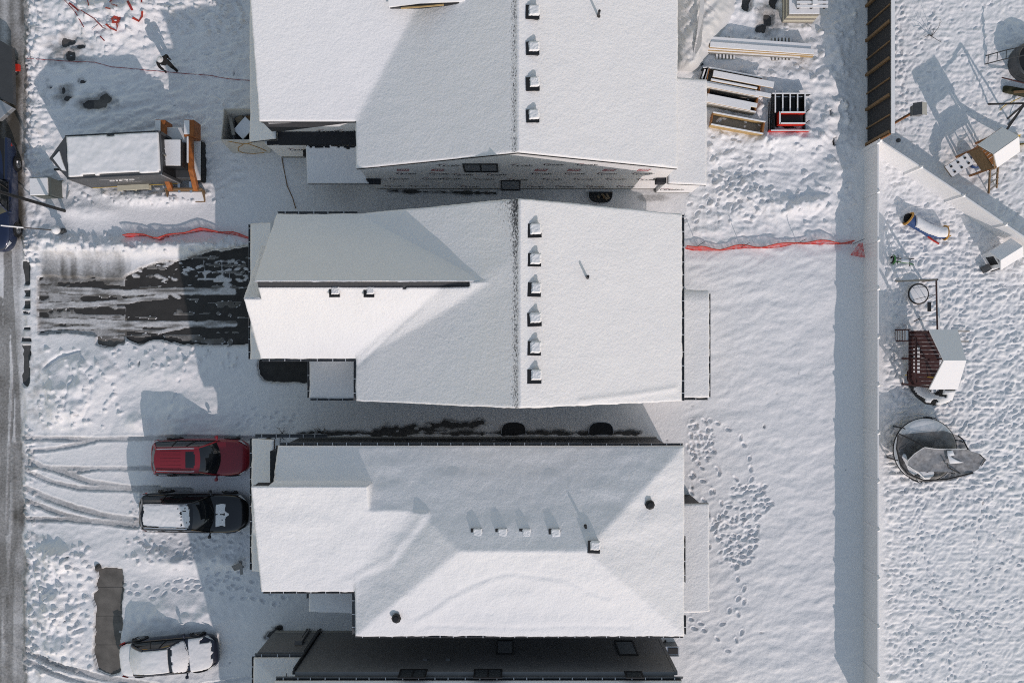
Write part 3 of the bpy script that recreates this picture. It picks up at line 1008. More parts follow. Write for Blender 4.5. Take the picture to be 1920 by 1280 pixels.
# ------------------------------------------------------------------ houses
def hroof(root, part, rects, zf, thick=0.11, step=0.07, thin=None, seed=3, fascia=0.22, rough=0.012, side='fascia', drift=None):
    """roof planes given as a height function over one or more touching rectangles: dark deck edge, and the snow on it as one skin"""
    if not isinstance(rects, list):
        rects = [rects]

    def lines(br):
        br = sorted(set(round(v, 4) for v in br))
        out = [br[0]]
        for a, b in zip(br[:-1], br[1:]):
            n = max(1, int(round((b - a) / step)))
            out += list(np.linspace(a, b, n + 1)[1:])
        return np.array(out)
    gx = lines([r[0] for r in rects] + [r[1] for r in rects])
    gy = lines([r[2] for r in rects] + [r[3] for r in rects])
    nx, ny = len(gx) - 1, len(gy) - 1
    X, Y = np.meshgrid(gx, gy)
    cx, cy = np.meshgrid((gx[1:] + gx[:-1]) / 2, (gy[1:] + gy[:-1]) / 2)
    ok = np.zeros(cx.shape, bool)
    for r in rects:
        ok |= (cx > r[0]) & (cx < r[1]) & (cy > r[2]) & (cy < r[3])
    Z = zf(X, Y)
    N = (vn(X, Y, 2.2, 1.8, seed) * 1.6 + vn(X, Y, 0.5, 0.4, seed + 1) * 0.45 + vn(X, Y, 0.20, 0.17, seed + 2) * 0.40)
    T = thick + rough * N + (drift(X, Y) if drift is not None else 0)
    th = thin(X, Y) if thin is not None else np.zeros(X.shape)
    T = T * (1 - 0.75 * np.clip(th, 0, 1))
    pad = np.zeros((ny + 2, nx + 2), bool)
    pad[1:-1, 1:-1] = ok
    cnt = pad[:-1, :-1].astype(int) + pad[1:, :-1] + pad[:-1, 1:] + pad[1:, 1:]
    rim = (cnt > 0) & (cnt < 4)
    jx = .022 * vn(X, Y, .5, .5, seed + 7) + .014 * vn(X, Y, .16, .16, seed + 8)
    jy = .022 * vn(X, Y, .5, .5, seed + 9) + .014 * vn(X, Y, .16, .16, seed + 10)
    T = np.where(rim, T - .02 + .012 * vn(X, Y, .3, .3, seed + 11), T)
    top = np.stack([X + jx * rim, Y + jy * rim, Z + T], -1).reshape(-1, 3)
    idx = np.arange((nx + 1) * (ny + 1)).reshape(ny + 1, nx + 1)
    quads = np.stack([idx[:-1, :-1], idx[:-1, 1:], idx[1:, 1:], idx[1:, :-1]], -1)[ok]
    # boundary edges, oriented with the roof on their left
    edges = np.concatenate([
        np.stack([idx[:-1, :-1], idx[:-1, 1:]], -1)[ok & ~pad[:-2, 1:-1]], np.stack([idx[1:, 1:], idx[1:, :-1]], -1)[ok & ~pad[2:, 1:-1]],
        np.stack([idx[1:, :-1], idx[:-1, :-1]], -1)[ok & ~pad[1:-1, :-2]], np.stack([idx[:-1, 1:], idx[1:, 1:]], -1)[ok & ~pad[1:-1, 2:]]])
    rv = np.unique(edges)
    mp = {int(v): k for k, v in enumerate(rv)}
    flat = np.stack([X, Y, Z], -1).reshape(-1, 3)
    base = flat[rv]
    n0 = len(top)
    e0, e1 = np.array([mp[int(v)] for v in edges[:, 0]]), np.array([mp[int(v)] for v in edges[:, 1]])
    sk = np.stack([n0 + e0, n0 + e1, edges[:, 1], edges[:, 0]], -1)
    m = len(rv)
    # deck under the snow (lowered where the height function steps) and the fascia
    Zd = Z.copy()
    for dj in (-1, 0, 1):
        for di in (-1, 0, 1):
            Zd = np.minimum(Zd, Z[np.clip(np.arange(ny + 1) + dj, 0, ny)][:, np.clip(np.arange(nx + 1) + di, 0, nx)])
    deck = np.stack([X, Y, Zd - .03], -1).reshape(-1, 3)
    low = base - np.array([0, 0, fascia])
    k0 = len(deck)
    fq = np.stack([k0 + m + e0, k0 + m + e1, k0 + e1, k0 + e0], -1)
    ro = np_mesh(part, np.concatenate([deck, base, low]), np.concatenate([quads, fq]), ['shingle', side], root, smooth=False,
                 mat_idx=np.concatenate([np.zeros(len(quads)), np.ones(len(fq))]))
    np_mesh('snow_cover', np.concatenate([top, base]), np.concatenate([quads, sk]), 'snow_roof', ro,
            attrs={'thin': np.concatenate([th.ravel(), np.zeros(m)])})
    return ro


def gutter(root, p, q, out, w=0.115, name='gutter'):
    """open channel along an eave from p to q, with light strap hangers"""
    p, q, o = Vector(p), Vector(q), Vector(out).normalized() * w
    up = Vector((0, 0, 0.11))
    a = MB()
    for c0, c1 in ((0.0, 1.0),):
        a.hexa([p, q, q + o, p + o, p + up * 0.12, q + up * 0.12, q + o + up * 0.12, p + o + up * 0.12])
    a.hexa([p + o * 0.9, q + o * 0.9, q + o * 1.05, p + o * 1.05, p + o * 0.9 + up, q + o * 0.9 + up, q + o * 1.05 + up, p + o * 1.05 + up])
    g = a.build(name, 'gutter', root)
    h = MB()
    L_ = (q - p).length
    d = (q - p).normalized()
    n = max(1, int(L_ / 0.75))
    t = 0.35
    while t < L_ - 0.1:
        c = p + d * t + up * 1.02
        h.hexa([c - d * .018, c + d * .018, c + d * .018 + o, c - d * .018 + o] +
               [v + Vector((0, 0, .012)) for v in (c - d * .018, c + d * .018, c + d * .018 + o, c - d * .018 + o)])
        t += 0.62 + random.uniform(-0.07, 0.16)
    ho = h.build('hanger', 'hanger', g)
    ho['kind'] = 'stuff'
    return g


def vent_mesh(k):
    r = random.Random(k)
    b = MB()
    b.box(-.24, .24, -.24, .24, -.25, .16, 0)
    b.box(-.28, .28, -.28, .28, .16, .22, 0)
    n = 7
    vs_, fs_ = [], []
    x0, x1, y0, y1 = -.15 + r.uniform(-.04, .03), .29, -.16 + r.uniform(-.03, .04), .29
    for j in range(n + 1):
        for i in range(n + 1):
            u, v = i / n, j / n
            e = min(u, 1 - u, v, 1 - v)
            wx, wy = r.uniform(-.012, .012), r.uniform(-.012, .012)
            vs_.append((x0 + (x1 - x0) * u + wx, y0 + (y1 - y0) * v + wy, .215 if e == 0 else .275 + r.uniform(-.008, .012) + .02 * u))
    for j in range(n):
        for i in range(n):
            a = j * (n + 1) + i
            fs_.append((a, a + 1, a + n + 2, a + n + 1))
    b.add(vs_, fs_, 1)
    o = b.build('box_vent', ['black', 'snow'], fix=False)
    me = o.data
    bpy.data.objects.remove(o)
    return me


VENTS = [vent_mesh(k) for k in range(5)]


def vent(roof, px, py, zf, sc=1.0, rz=0.0, drop=0.06):
    z = 7.0
    for _ in range(12):
        x, y = P(px, py, z)
        z = float(zf(np.array([[x]]), np.array([[y]]))[0, 0]) + 0.3
    o = bpy.data.objects.new('box_vent', random.choice(VENTS))
    C.objects.link(o)
    o.parent = roof
    o.location = (x, y, z - 0.20 - drop)
    o.rotation_euler = (0, 0, rz + random.uniform(-.05, .05))
    o.scale = (sc * random.uniform(.94, 1.05), sc * random.uniform(.94, 1.05), sc)
    return o


def pipe(roof, px, py, zf, h=0.5, r=0.055, name='vent_pipe', cap=False):
    z = 7.0
    for _ in range(12):
        x, y = P(px, py, z)
        z = float(zf(np.array([[x]]), np.array([[y]]))[0, 0])
    b = MB()
    b.tube([(x, y, z - .1), (x, y, z + .1 + h)], r, 10)
    b.lathe([(r * 1.9, 0.08), (r * 1.1, .14)], (x, y, z), 10)
    if cap:
        b.lathe([(r, h * .6), (r * 1.8, h * .7), (r * 2.0, h * .95), (r * 1.5, h * 1.15), (0.001, h * 1.25)], (x, y, z), 8)
    return b.build(name, 'black', roof)


def wall(root, rect, z0, z1, m, name='wall'):
    return MB().box(rect[0], rect[1], rect[2], rect[3], z0, z1).build(name, m, root)


def window_s(root, x0, x1, z0, z1, y, n=1, facing=-1, frame='black', glass='glass_grey', name='window'):
    """window in a wall at y that looks south (-1) or north (+1): frame proud of the wall, panes set back"""
    f = MB()
    t, d = 0.07, 0.05 * facing
    ys = sorted((y, y + d))
    for a, b, c, e in ((x0, x1, z0, z0 + t), (x0, x1, z1 - t, z1), (x0, x0 + t, z0 + t, z1 - t), (x1 - t, x1, z0 + t, z1 - t)):
        f.box(a, b, ys[0], ys[1], c, e)
    w = (x1 - x0 - 2 * t) / n
    for k in range(1, n):
        f.box(x0 + t + k * w - .035, x0 + t + k * w + .035, ys[0], ys[1], z0 + t, z1 - t)
    fo = f.build(name, frame, root)
    for k in range(n):
        xa, xb = x0 + t + k * w + (.035 if k else 0), x0 + t + (k + 1) * w - (.035 if k < n - 1 else 0)
        ya = sorted((y + facing * .004, y + facing * .018))
        MB().box(xa, xb, ya[0], ya[1], z0 + t, z1 - t).build('pane', glass, fo)
    return fo


def lay(vs_, fs_, x, z, y, facing=-1):
    """flat print on a wall that looks south"""
    return [(x + a, y, z + b) for a, b in vs_], fs_


def smax(a, b, k=0.10):
    return np.logaddexp(a / k, b / k) * k


def window_well(px, py_wall, label, r=0.62, h=0.10, debris=False, dirn=1):
    x, y = P(px, py_wall)
    t = thing('window_well', label, 'window well', (x, y, 0), 0, 'window wells between the houses')
    b = MB()
    n = 22
    pts = []
    for k in range(n + 1):
        a = math.pi * k / n
        cx, cy = math.cos(a), math.sin(a)
        f = (abs(cx) ** 3 + abs(cy) ** 3) ** (-1 / 3)
        pts.append((r * cx * f, r * 0.95 * cy * f * dirn))
    for k in range(n):
        (ax, ay), (bx, by) = pts[k], pts[k + 1]
        b.hexa([(ax, ay, -.3), (bx, by, -.3), (bx * 1.05, by * 1.05, -.3), (ax * 1.05, ay * 1.05, -.3),
                (ax, ay, .26), (bx, by, .26), (bx * 1.05, by * 1.05, .26), (ax * 1.05, ay * 1.05, .26)])
    b.build('rim', 'alu', t)
    MB().prism(pts if dirn > 0 else pts[::-1], 0.17, 0.19).build('floor', 'black', t)
    if debris:
        for k in range(5):
            a = random.uniform(-.45, .35)
            MB().bar((a, dirn * random.uniform(.05, .25), .22), (a + random.uniform(-.15, .35), dirn * random.uniform(.3, .5), .34), .10, .04).build('board', random.choice(['wood_brown', 'wood_black', 'cardboard']), t)
    return t


# ---- upper house, still in its building wrap
h1 = thing('house', 'unfinished house at the top, walls in printed white building wrap, snowy gable roof', 'house', (0, 0, 0))
ZE = 5.5
zf1m = lambda X, Y: np.where(X < .25, ZE + (X + 7.04) * .425, ZE + (7.47 - X) * .429)


def zf1(X, Y):
    gar = np.where(Y < 15.2, ZE + (Y - 9.93) * .27, ZE + (15.2 - 9.93) * .27 - (Y - 15.2) * .4)
    gar = np.where((X < -.5) & (Y > 9.9), gar, -9.0)
    return smax(zf1m(X, Y), gar, .03)


thin1 = lambda X, Y: np.clip(np.exp(-((X - .10) / .22) ** 2) * .27 * (X < .24), 0, 1) + .20 * np.exp(-((X - .1) / 1.1) ** 2) * (X < .24)
r1 = hroof(h1, 'roof', [(-7.04, 7.47, 7.80, 24.0), (-11.38, -7.04, 9.93, 24.0)], zf1, thin=thin1, seed=10)
# small raised roof with its dark timbered gap
pts = [P3(730, 14, 7.3), P3(800, 8, 7.55), P3(872, 3, 7.7), P3(872, -30, 8.0), P3(725, -30, 7.6)]
MB().slab([p + Vector((0, 0, .10)) for p in pts], .16).build('raised_roof', 'snow', h1)
a, b_, c_ = P3(732, 17, 7.15), P3(790, 17, 7.25), P3(870, 8, 7.55)
MB().hexa([a, b_, b_ + Vector((0, .5, 0)), a + Vector((0, .5, 0)), a + Vector((0, 0, .12)), b_ + Vector((0, 0, .36)), b_ + Vector((0, .5, .36)), a + Vector((0, .5, .12))]).build('gap_wall', 'black', h1)
MB().hexa([b_, c_, c_ + Vector((0, .5, 0)), b_ + Vector((0, .5, 0)), b_ + Vector((0, 0, .36)), c_ + Vector((0, 0, .10)), c_ + Vector((0, .5, .1)), b_ + Vector((0, .5, .36))]).build('gap_wall', 'black', h1)
MB().bar(P3(752, 15.0, 7.42) + Vector((0, -.02, 0)), P3(832, 8.5, 7.62) + Vector((0, -.02, 0)), .05, .07).build('beam', 'wood', h1)

# walls: main gable wall, garage wall, rear room
wm = MB()
X0, X1, YW = -6.98, 7.41, 7.86
wm.add([(X0, YW, .55), (X1, YW, .55), (X1, YW, 5.36), (.25, YW, 8.40), (X0, YW, 5.36),
        (X0, 23.8, .55), (X1, 23.8, .55), (X1, 23.8, 5.36), (.25, 23.8, 8.40), (X0, 23.8, 5.36)],
       [(0, 1, 2, 3, 4), (9, 8, 7, 6, 5), (1, 6, 7, 2), (5, 0, 4, 9), (0, 5, 6, 1)])
w1 = wm.build('wall', 'wrap', h1)
MB().box(X0 + .02, X1 - .02, YW + .03, 23.7, 0, .549).build('foundation', 'foundation', h1)
MB().bar((X0, YW - .02, 5.40), (.25, YW - .02, 8.46), .05, .10).build('rake_board', 'wood', h1)
MB().bar((.25, YW - .02, 8.46), (X1, YW - .02, 5.40), .05, .10).build('rake_board', 'wood', h1)
w1g = wall(h1, (-11.15, -6.9, 9.98, 23.7), .5, 5.42, 'wrap')
MB().box(-11.1, -6.9, 10.02, 23.6, 0, .5).build('foundation', 'foundation', h1)
MB().box(-11.32, -7.1, 9.945, 9.975, 5.27, 5.40).build('fascia_board', 'wood', h1)
# lean-to roofs round the front
def lowroof(root, rect, z_lo, z_hi, axis, seed, thick=.10, name='porch_roof', side='fascia', thin=None):
    """small low roof; axis tells on which side it is high: 'E', 'W', 'N' or 'S'"""
    x0, x1, y0, y1 = rect
    f = {'E': lambda X, Y: z_lo + (X - x0) / (x1 - x0) * (z_hi - z_lo), 'W': lambda X, Y: z_hi + (X - x0) / (x1 - x0) * (z_lo - z_hi),
         'N': lambda X, Y: z_lo + (Y - y0) / (y1 - y0) * (z_hi - z_lo), 'S': lambda X, Y: z_hi + (Y - y0) / (y1 - y0) * (z_lo - z_hi)}[axis]
    return hroof(root, name, rect, f, thick, .10, thin=thin, seed=seed, fascia=.16, side=side)


lowroof(h1, (-12.59, -11.17, 9.60, 20.0), 3.15, 3.75, 'E', 31)
MB().slab([(-11.16, 9.40, 3.42), (-6.92, 9.40, 3.42), (-6.92, 9.97, 3.60), (-11.16, 9.97, 3.60)], .12).build('flashing_roof', 'membrane', h1)
MB().slab([(-11.75, 9.42, 3.30), (-11.17, 9.42, 3.40), (-11.17, 9.595, 3.40), (-11.75, 9.595, 3.30)], .10).build('flashing_roof', 'membrane', h1)
pr1 = MB().slab([(-9.87, 7.60, 3.0), (-6.36, 7.60, 3.0), (-6.36, 9.39, 3.3), (-9.87, 9.39, 3.3)], .14).build('porch_roof', ['membrane'], h1)
thp = lambda X, Y, Z: (X < -6.95 + .12 * vn(X, Y, .2, .12, 5)) & (Y < 9.34 + .10 * vn(X, Y, .10, .3, 6))
snow_on(h1, [pr1], .10, .06, thp, 44, parent=pr1, box=(-9.87, -6.37, 7.61, 9.385))
MB().box(-9.8, -6.42, 7.66, 7.76, 2.62, 2.86).build('porch_beam', 'osb', h1)
for x in (-9.75, -7.6):
    MB().box(x, x + .12, 8.9, 9.02, 0, 2.8).build('porch_post', 'wood', h1)
wall(h1, (-11.9, -9.9, 9.5, 9.94), .55, 3.15, 'wrap')
MB().box(-11.88, -9.92, 9.52, 9.94, 0, .549).build('foundation', 'foundation', h1)
bo = MB().box(-10.35, -9.95, 9.18, 9.46, 1.7, 2.05).build('meter_box', 'black', h1)
MB().box(-10.02, -9.96, 9.22, 9.30, .1, 1.7).build('conduit', 'green', h1)
lowroof(h1, (7.475, 9.41, 7.55, 12.63), 2.95, 3.35, 'W', 33)
wall(h1, (7.42, 9.25, 7.66, 12.5), .55, 2.78, 'wrap')
MB().box(7.42, 9.2, 7.70, 12.4, 0, .549).build('foundation', 'foundation', h1)
MB().box(6.95, 7.41, 7.62, 7.84, 2.7, 3.25).build('flashing', 'membrane', h1)
# print on the wrap
tv, tf = text_mesh('Tyvek', .36, .0, .006, 1.18)
sv, sf = text_mesh('HomeWrap', .10, 0, .0, 1.75)
kv, kf = text_mesh('dlk', .34, .25, .008, 1.5)


def wrap_word(root, x, z, y, red=True):
    b = MB()
    b.add(*lay(tv, tf, x, z, y - .004))
    b.add(*lay(sv, sf, x + .05, z - .17, y - .004))
    if red:
        b.add([(x - .40, y - .0045, z + .31), (x - .12, y - .0045, z + .35), (x - .12, y - .0045, z + .39), (x - .42, y - .0045, z + .34)], [(0, 1, 2, 3)], 1)
    return b.build('wrap_print', ['ink', 'ink_red'], root, fix=False)


def wrap_logo(root, x, z, y):
    b = MB()
    b.add([(x - .30, y - .004, z - .14), (x + .27, y - .004, z - .14), (x + .33, y - .004, z + .30), (x - .24, y - .004, z + .30)], [(0, 1, 2, 3)], 0)
    b.add(*lay(kv, kf, x + .0, z - .02, y - .007), m=1)
    return b.build('wrap_logo', ['ink_red', 'ink_white'], root, fix=False)


def wrap_at(px, py, fn, root=None, y=YW):
    z = CAM_H - y * PPM * CAM_H / (640 - py)
    x = (px - 960) * (CAM_H - z) / CAM_H / PPM
    return fn(root or w1, x, z - .12, y)


for px in (745, 805, 871, 902, 962, 1004, 1052, 1109, 1150, 1167, 1211, 1240):
    pass
for px, py in ((932, 293), (1000, 295), (785, 308), (840, 310), (978, 310), (1037, 309), (1100, 309), (1160, 310),
               (760, 325.5), (822, 326), (868, 327.5), (930, 327.5), (1014, 326), (1076, 326), (1137, 326), (1203, 326),
               (747, 335.5), (808, 335.5), (846, 335.5), (907, 336), (906 + 64, 336.5), (1034, 336), (1093, 336), (1154, 336), (1212, 336.5),
               (738, 349), (786, 349), (880, 350), (1004, 350), (1057, 350), (1115, 350), (1172, 350)):
    z_ = CAM_H - YW * PPM * CAM_H / (640 - py)
    x_ = (px - 960) * (CAM_H - z_) / CAM_H / PPM
    if z_ + .35 < 8.3 - abs(x_ - .25) * .43 - .25:
        wrap_at(px, py, wrap_word)
for px in (755, 820, 1014, 1076, 1142, 1207):
    wrap_at(px, 318.5, wrap_logo)
for px, py in ((543, 248), (614, 246), (650, 246)):
    z_ = CAM_H - 9.98 * PPM * CAM_H / (640 - py)
    wrap_word(w1g, (px - 960) * (CAM_H - z_) / CAM_H / PPM, z_ - .12, 9.98)
wrap_word(w1g, -10.6, 1.9, 9.5)
for px, py in ((1222, 351.5), (1268, 351.5)):
    z_ = CAM_H - 7.66 * PPM * CAM_H / (640 - py)
    wrap_word(w1, max(7.9, (px - 960) * (CAM_H - z_) / CAM_H / PPM), 1.2, 7.66)
window_s(h1, -2.20, -.63, 4.62, 6.30, YW, 2)
window_s(h1, -.56, .42, .12, 2.62, YW, 1, name='patio_door')
for px in (998, 998, 998, 998):
    pass
for py in (22, 90, 157, 217):
    vent(r1, 999, py, zf1)
pipe(r1, 1121, 32, zf1, .55)

# ---- middle house
h2 = thing('house', 'middle house with snowy roof, dark gutters and bare asphalt drive in front', 'house', (0, 0, 0))


def zf2(X, Y):
    main = np.where(X < .3, ZE + (X + 7.04) * .543, ZE + (7.67 - X) * .541)
    s = ZE + (Y + .77) * .895
    # a snow drift softens the valley
    s = np.where((Y < 2.56) & (X < 0), s, -9.0)
    fill = np.where((Y < 2.5) & (X < -.6) & (X > -7.04), .5 * (main + s) + .08 + .035 * (X + 7.0) - .04 * np.clip(X + 2.6, 0, 9), -9.0)
    return smax(smax(main, s, .03), fill, .02)


zf2n = lambda X, Y: 8.72 - (Y - 2.46) * .965
thin2 = lambda X, Y: np.clip(np.exp(-((X - .15) / .20) ** 2) * .25 * (X < .29), 0, 1) + np.clip((Y - 3.2) / 2.5, 0, 1) * .20 * np.exp(-((X + .3) / 1.0) ** 2) * (X < .28) + .24 * np.exp(-((X - .15) / 1.3) ** 2) * (X < .28)
band2 = lambda X, Y: ((Y > 2.24 + .02 * vn(X, Y, .3, .3, 4)) & (Y < 2.60) & (X < -1.75)) * 1.0
_t2 = thin2
thin2 = lambda X, Y: np.maximum(_t2(X, Y), band2(X, Y) * 1.6)


def seg2(X, Y, a, b):
    dx, dy = b[0] - a[0], b[1] - a[1]
    t = np.clip(((X - a[0]) * dx + (Y - a[1]) * dy) / (dx * dx + dy * dy), 0, 1)
    return np.hypot(X - a[0] - t * dx, Y - a[1] - t * dy)


def crease(X, Y, pts, w, h):
    """one-sided wind edge along a line of points"""
    d = np.full(X.shape, 9.0)
    for a, b in zip(pts[:-1], pts[1:]):
        d = np.minimum(d, seg2(X, Y, a, b))
    return h * np.exp(-(d / w) ** 2)


def drift2(X, Y):
    q = [P(*v, 6.6) for v in ((660, 690), (700, 655), (735, 625), (770, 596), (795, 578))]
    q2 = [P(*v, 7.6) for v in ((690, 566), (760, 562), (840, 548), (900, 530), (930, 512))]
    return crease(X, Y, q, .09, -.035) + crease(X, Y, q2, .5, .06) + crease(X, Y, [P(*v, 6.2) for v in ((1080, 745), (1180, 738), (1270, 728))], .12, .05)


r2 = hroof(h2, 'roof', [(-7.04, 7.67, -2.68, 5.74), (-10.60, -7.04, -.77, 2.50), (-11.33, -10.60, -.77, 1.81)], zf2, thin=thin2, seed=50, drift=drift2)
zf2s = lambda X, Y: ZE + (Y + .77) * .895
zf2f = lambda X, Y: np.where(Y < 1.81, ZE + (Y + .77) * .895, 7.81 - (Y - 1.81) * .95)
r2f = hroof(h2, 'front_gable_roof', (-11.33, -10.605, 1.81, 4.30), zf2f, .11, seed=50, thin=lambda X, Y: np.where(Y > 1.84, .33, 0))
r2n = hroof(h2, 'garage_roof', (-10.60, -.75, 2.46, 5.74), zf2n, seed=58, rough=.006, fascia=.42)
lowroof(h2, (-12.57, -11.2, -.85, 5.64), 3.15, 3.75, 'E', 61)
lowroof(h2, (-9.74, -6.9, -2.72, -.72), 3.1, 3.35, 'E', 62)
zf2r = lambda X, Y: 3.35 - (X - 7.7) * .10 - .18 * np.clip((Y - 1.9) / .6, 0, 1) ** 2
hroof(h2, 'rear_roof', (7.72, 9.46, -2.68, 2.48), zf2r, .14, seed=63, fascia=.16)
wall(h2, (-6.9, 7.4, -2.5, 5.55), .02, 5.3, 'siding_bounce')
for y in (-2.5, 5.53):
    MB().add([(-6.9, y, 5.301), (7.4, y, 5.301), (.3, y, 9.20), (-6.9, y + .02, 5.301), (7.4, y + .02, 5.301), (.3, y + .02, 9.20)],
             [(0, 1, 2), (5, 4, 3), (0, 3, 4, 1), (1, 4, 5, 2), (2, 5, 3, 0)]).build('gable_wall', 'siding_bounce', h2)
wall(h2, (-11.0, -6.91, -.6, 5.5), .02, 5.25, 'siding_bounce')
MB().add([(-10.55, -.6, 5.26), (-10.55, 5.5, 5.26), (-10.55, 2.46, 8.2), (-10.5, -.6, 5.26), (-10.5, 5.5, 5.26), (-10.5, 2.46, 8.2)],
         [(0, 1, 2), (5, 4, 3), (0, 3, 4, 1), (1, 4, 5, 2), (2, 5, 3, 0)]).build('gable_wall', 'siding_bounce', h2)
MB().box(-10.5, -1.9, 2.47, 2.52, 7.6, 8.5).build('clerestory_wall', 'siding_black', h2)
wall(h2, (7.41, 9.25, -2.5, 2.3), .02, 3.05, 'siding_bounce')
gutter(h2, (7.68, -2.68, ZE - .14), (7.68, 5.74, ZE - .14), (1, 0, 0))
gutter(h2, (-7.05, -2.68, ZE - .14), (-7.05, -.90, ZE - .14), (-1, 0, 0))
gutter(h2, (-11.33, -.785, ZE - .14), (-7.05, -.785, ZE - .14), (0, -1, 0))
gutter(h2, (-10.6, 5.75, 5.40), (-7.0, 5.75, 5.40), (0, 1, 0))
gutter(h2, (-12.58, -.85, 3.02), (-12.58, 5.64, 3.02), (-1, 0, 0))
gutter(h2, (-9.75, -2.72, 2.98), (-9.75, -.72, 2.98), (-1, 0, 0))
gutter(h2, (-9.74, -2.735, 3.0), (-6.9, -2.735, 3.0), (0, -1, 0), .10)
gutter(h2, (9.47, -2.68, 2.98), (9.47, 2.3, 2.98), (1, 0, 0), .10)
gutter(h2, (7.75, -2.695, 2.98), (9.46, -2.695, 2.98), (0, -1, 0), .12)
for py in (432, 487, 543, 599, 653, 706):
    vent(r2, 1002, py, zf2, 1.0, random.uniform(-.04, .04))
pipe(r2, 1100, 520, zf2, .55)
for px in (626, 691):
    vent(r2, px, 547, zf2s, .82)

# ---- lower house, hipped
h3 = thing('house', 'lower house with a wide hipped snowy roof and near-black side wall', 'house', (0, 0, 0))


def zf3(X, Y):
    n_ = ZE + (-4.70 - Y) * .42
    s_ = ZE + (Y + 13.26) * .42
    w_ = ZE + (X + 7.11) * .37
    e_ = ZE + (7.75 - X) * .39
    hip = -smax(-np.minimum(n_, s_), -np.minimum(np.where(X < 0, np.where(Y > -7.4, 99.0, w_), 99.0), e_), .02)
    hip = np.where((X < -7.08) & (Y < -6.25), -9.0, hip)
    g = ZE + (Y + 11.26) * .29
    g = np.where((X < -3.2) & (Y < np.where(X < -6.2, -6.25, -7.40)), g, -9.0)
    fill = np.where((X < -3.6) & (X > -7.11) & (Y < -7.4), .5 * (hip + g) + .09, -9.0)
    return np.where(Y > -7.4, np.maximum(hip, g), smax(smax(hip, g, .03), fill, .02))


def drift3(X, Y):
    arc = [P(*v, 6.4) for v in ((775, 1165), (800, 1150), (845, 1115), (880, 1095), (925, 1074), (965, 1067), (1010, 1075), (1060, 1080), (1100, 1105), (1140, 1120))]
    low = [P(*v, 5.7) for v in ((800, 1170), (900, 1172), (1000, 1174), (1080, 1170), (1180, 1172))]
    d2 = [P(*v, 6.6) for v in ((655, 1095), (690, 1075), (725, 1060), (752, 1022), (775, 995), (795, 965))]
    return (.03 * vn(X, Y, 3, .8, 19) + crease(X, Y, arc, .12, -.03) + crease(X, Y, [(x, y - .2) for x, y in arc], .24, .035) + crease(X, Y, low, .12, -.035)
            + crease(X, Y, d2, .22, .05) + crease(X, Y, [(x + .3, y) for x, y in d2], .2, -.035)
            + .03 * vn(X, Y, 1.4, .5, 9) * sstep(-8.9, -8.3, Y) * sstep(-7.2, -6.0, X))


r3 = hroof(h3, 'roof', [(-7.11, 7.75, -13.26, -4.70), (-11.28, -7.11, -11.26, -6.26), (-10.54, -7.11, -6.26, -4.70)], zf3, seed=70, rough=.022, thick=.15, drift=drift3)
lowroof(h3, (-12.5, -11.3, -11.0, -4.66), 3.15, 3.65, 'E', 81)
lowroof(h3, (-9.8, -6.95, -13.02, -11.3), 3.0, 3.3, 'E', 82)
hroof(h3, 'rear_roof', (7.78, 9.46, -12.95, -7.77), lambda X, Y: 3.35 - (X - 7.78) * .10, .16, seed=83, fascia=.16)
w3 = wall(h3, (-6.95, 7.45, -13.0, -4.98), .02, 5.30, 'siding_black')
wall(h3, (-11.0, -6.96, -11.0, -4.98), .02, 5.30, 'siding_black')
wall(h3, (7.46, 9.25, -12.8, -7.95), .02, 3.05, 'siding_black')
MB().box(-10.98, 7.47, -4.975, -4.93, .02, .42).build('foundation', 'foundation', h3)
window_s(h3, -1.1, .6, .9, 2.1, -4.975, 2, 1)
window_s(h3, 5.0, 6.4, 3.0, 4.5, -4.975, 1, 1)
gutter(h3, (-10.54, -4.69, ZE - .14), (3.2, -4.69, ZE - .14), (0, 1, 0))
gutter(h3, (3.25, -4.69, ZE - .14), (7.75, -4.69, ZE - .14), (0, 1, 0), .08)
gutter(h3, (-7.12, -13.26, ZE - .14), (-7.12, -11.35, ZE - .14), (-1, 0, 0))
gutter(h3, (-7.11, -13.275, ZE - .14), (7.75, -13.275, ZE - .14), (0, -1, 0))
gutter(h3, (-11.28, -11.275, ZE - .14), (-7.12, -11.275, ZE - .14), (0, -1, 0))
gutter(h3, (-10.555, -6.2, ZE - .10), (-10.555, -4.70, ZE - .10), (-1, 0, 0))
gutter(h3, (-12.51, -11.0, 3.02), (-12.51, -4.66, 3.02), (-1, 0, 0))
gutter(h3, (7.76, -13.26, ZE - .14), (7.76, -12.4, ZE - .14), (1, 0, 0))
gutter(h3, (7.76, -10.9, ZE - .14), (7.76, -8.8, ZE - .14), (1, 0, 0), .09)
gutter(h3, (-9.81, -12.4, 2.98), (-9.81, -11.4, 2.98), (-1, 0, 0), .09)
gutter(h3, (-12.4, -4.63, 3.02), (-8.9, -4.63, 3.06), (0, 1, 0), .16, 'rain_ledge')
for px in (893, 940, 984, 1040):
    vent(r3, px, 1003, zf3, .88, 0, .175)
vent(r3, 1114, 1026, zf3, .92)
pipe(r3, 1097, 985, zf3, .28)
pipe(r3, 1217, 944, zf3, .25, .11, 'roof_fan', True)
pipe(r3, 745, 1154, zf3, .35, .11, 'roof_fan', True)

# ---- bottom house: only its north wall and gutter are in view
h4 = thing('house', 'dark grey house at the bottom edge, its window wall facing up in the photo', 'house', (0, 0, 0))
zf4 = lambda X, Y: np.where(X < .3, ZE + (X + 10.7) * .36, ZE + (7.67 - X) * .54)
Y4 = -15.31


def zf4h(X, Y):
    e_ = np.minimum(ZE + (7.67 - X) * .54, ZE + (Y4 - Y) * .62)
    return np.minimum(e_, ZE + (Y + 24.0) * .62)


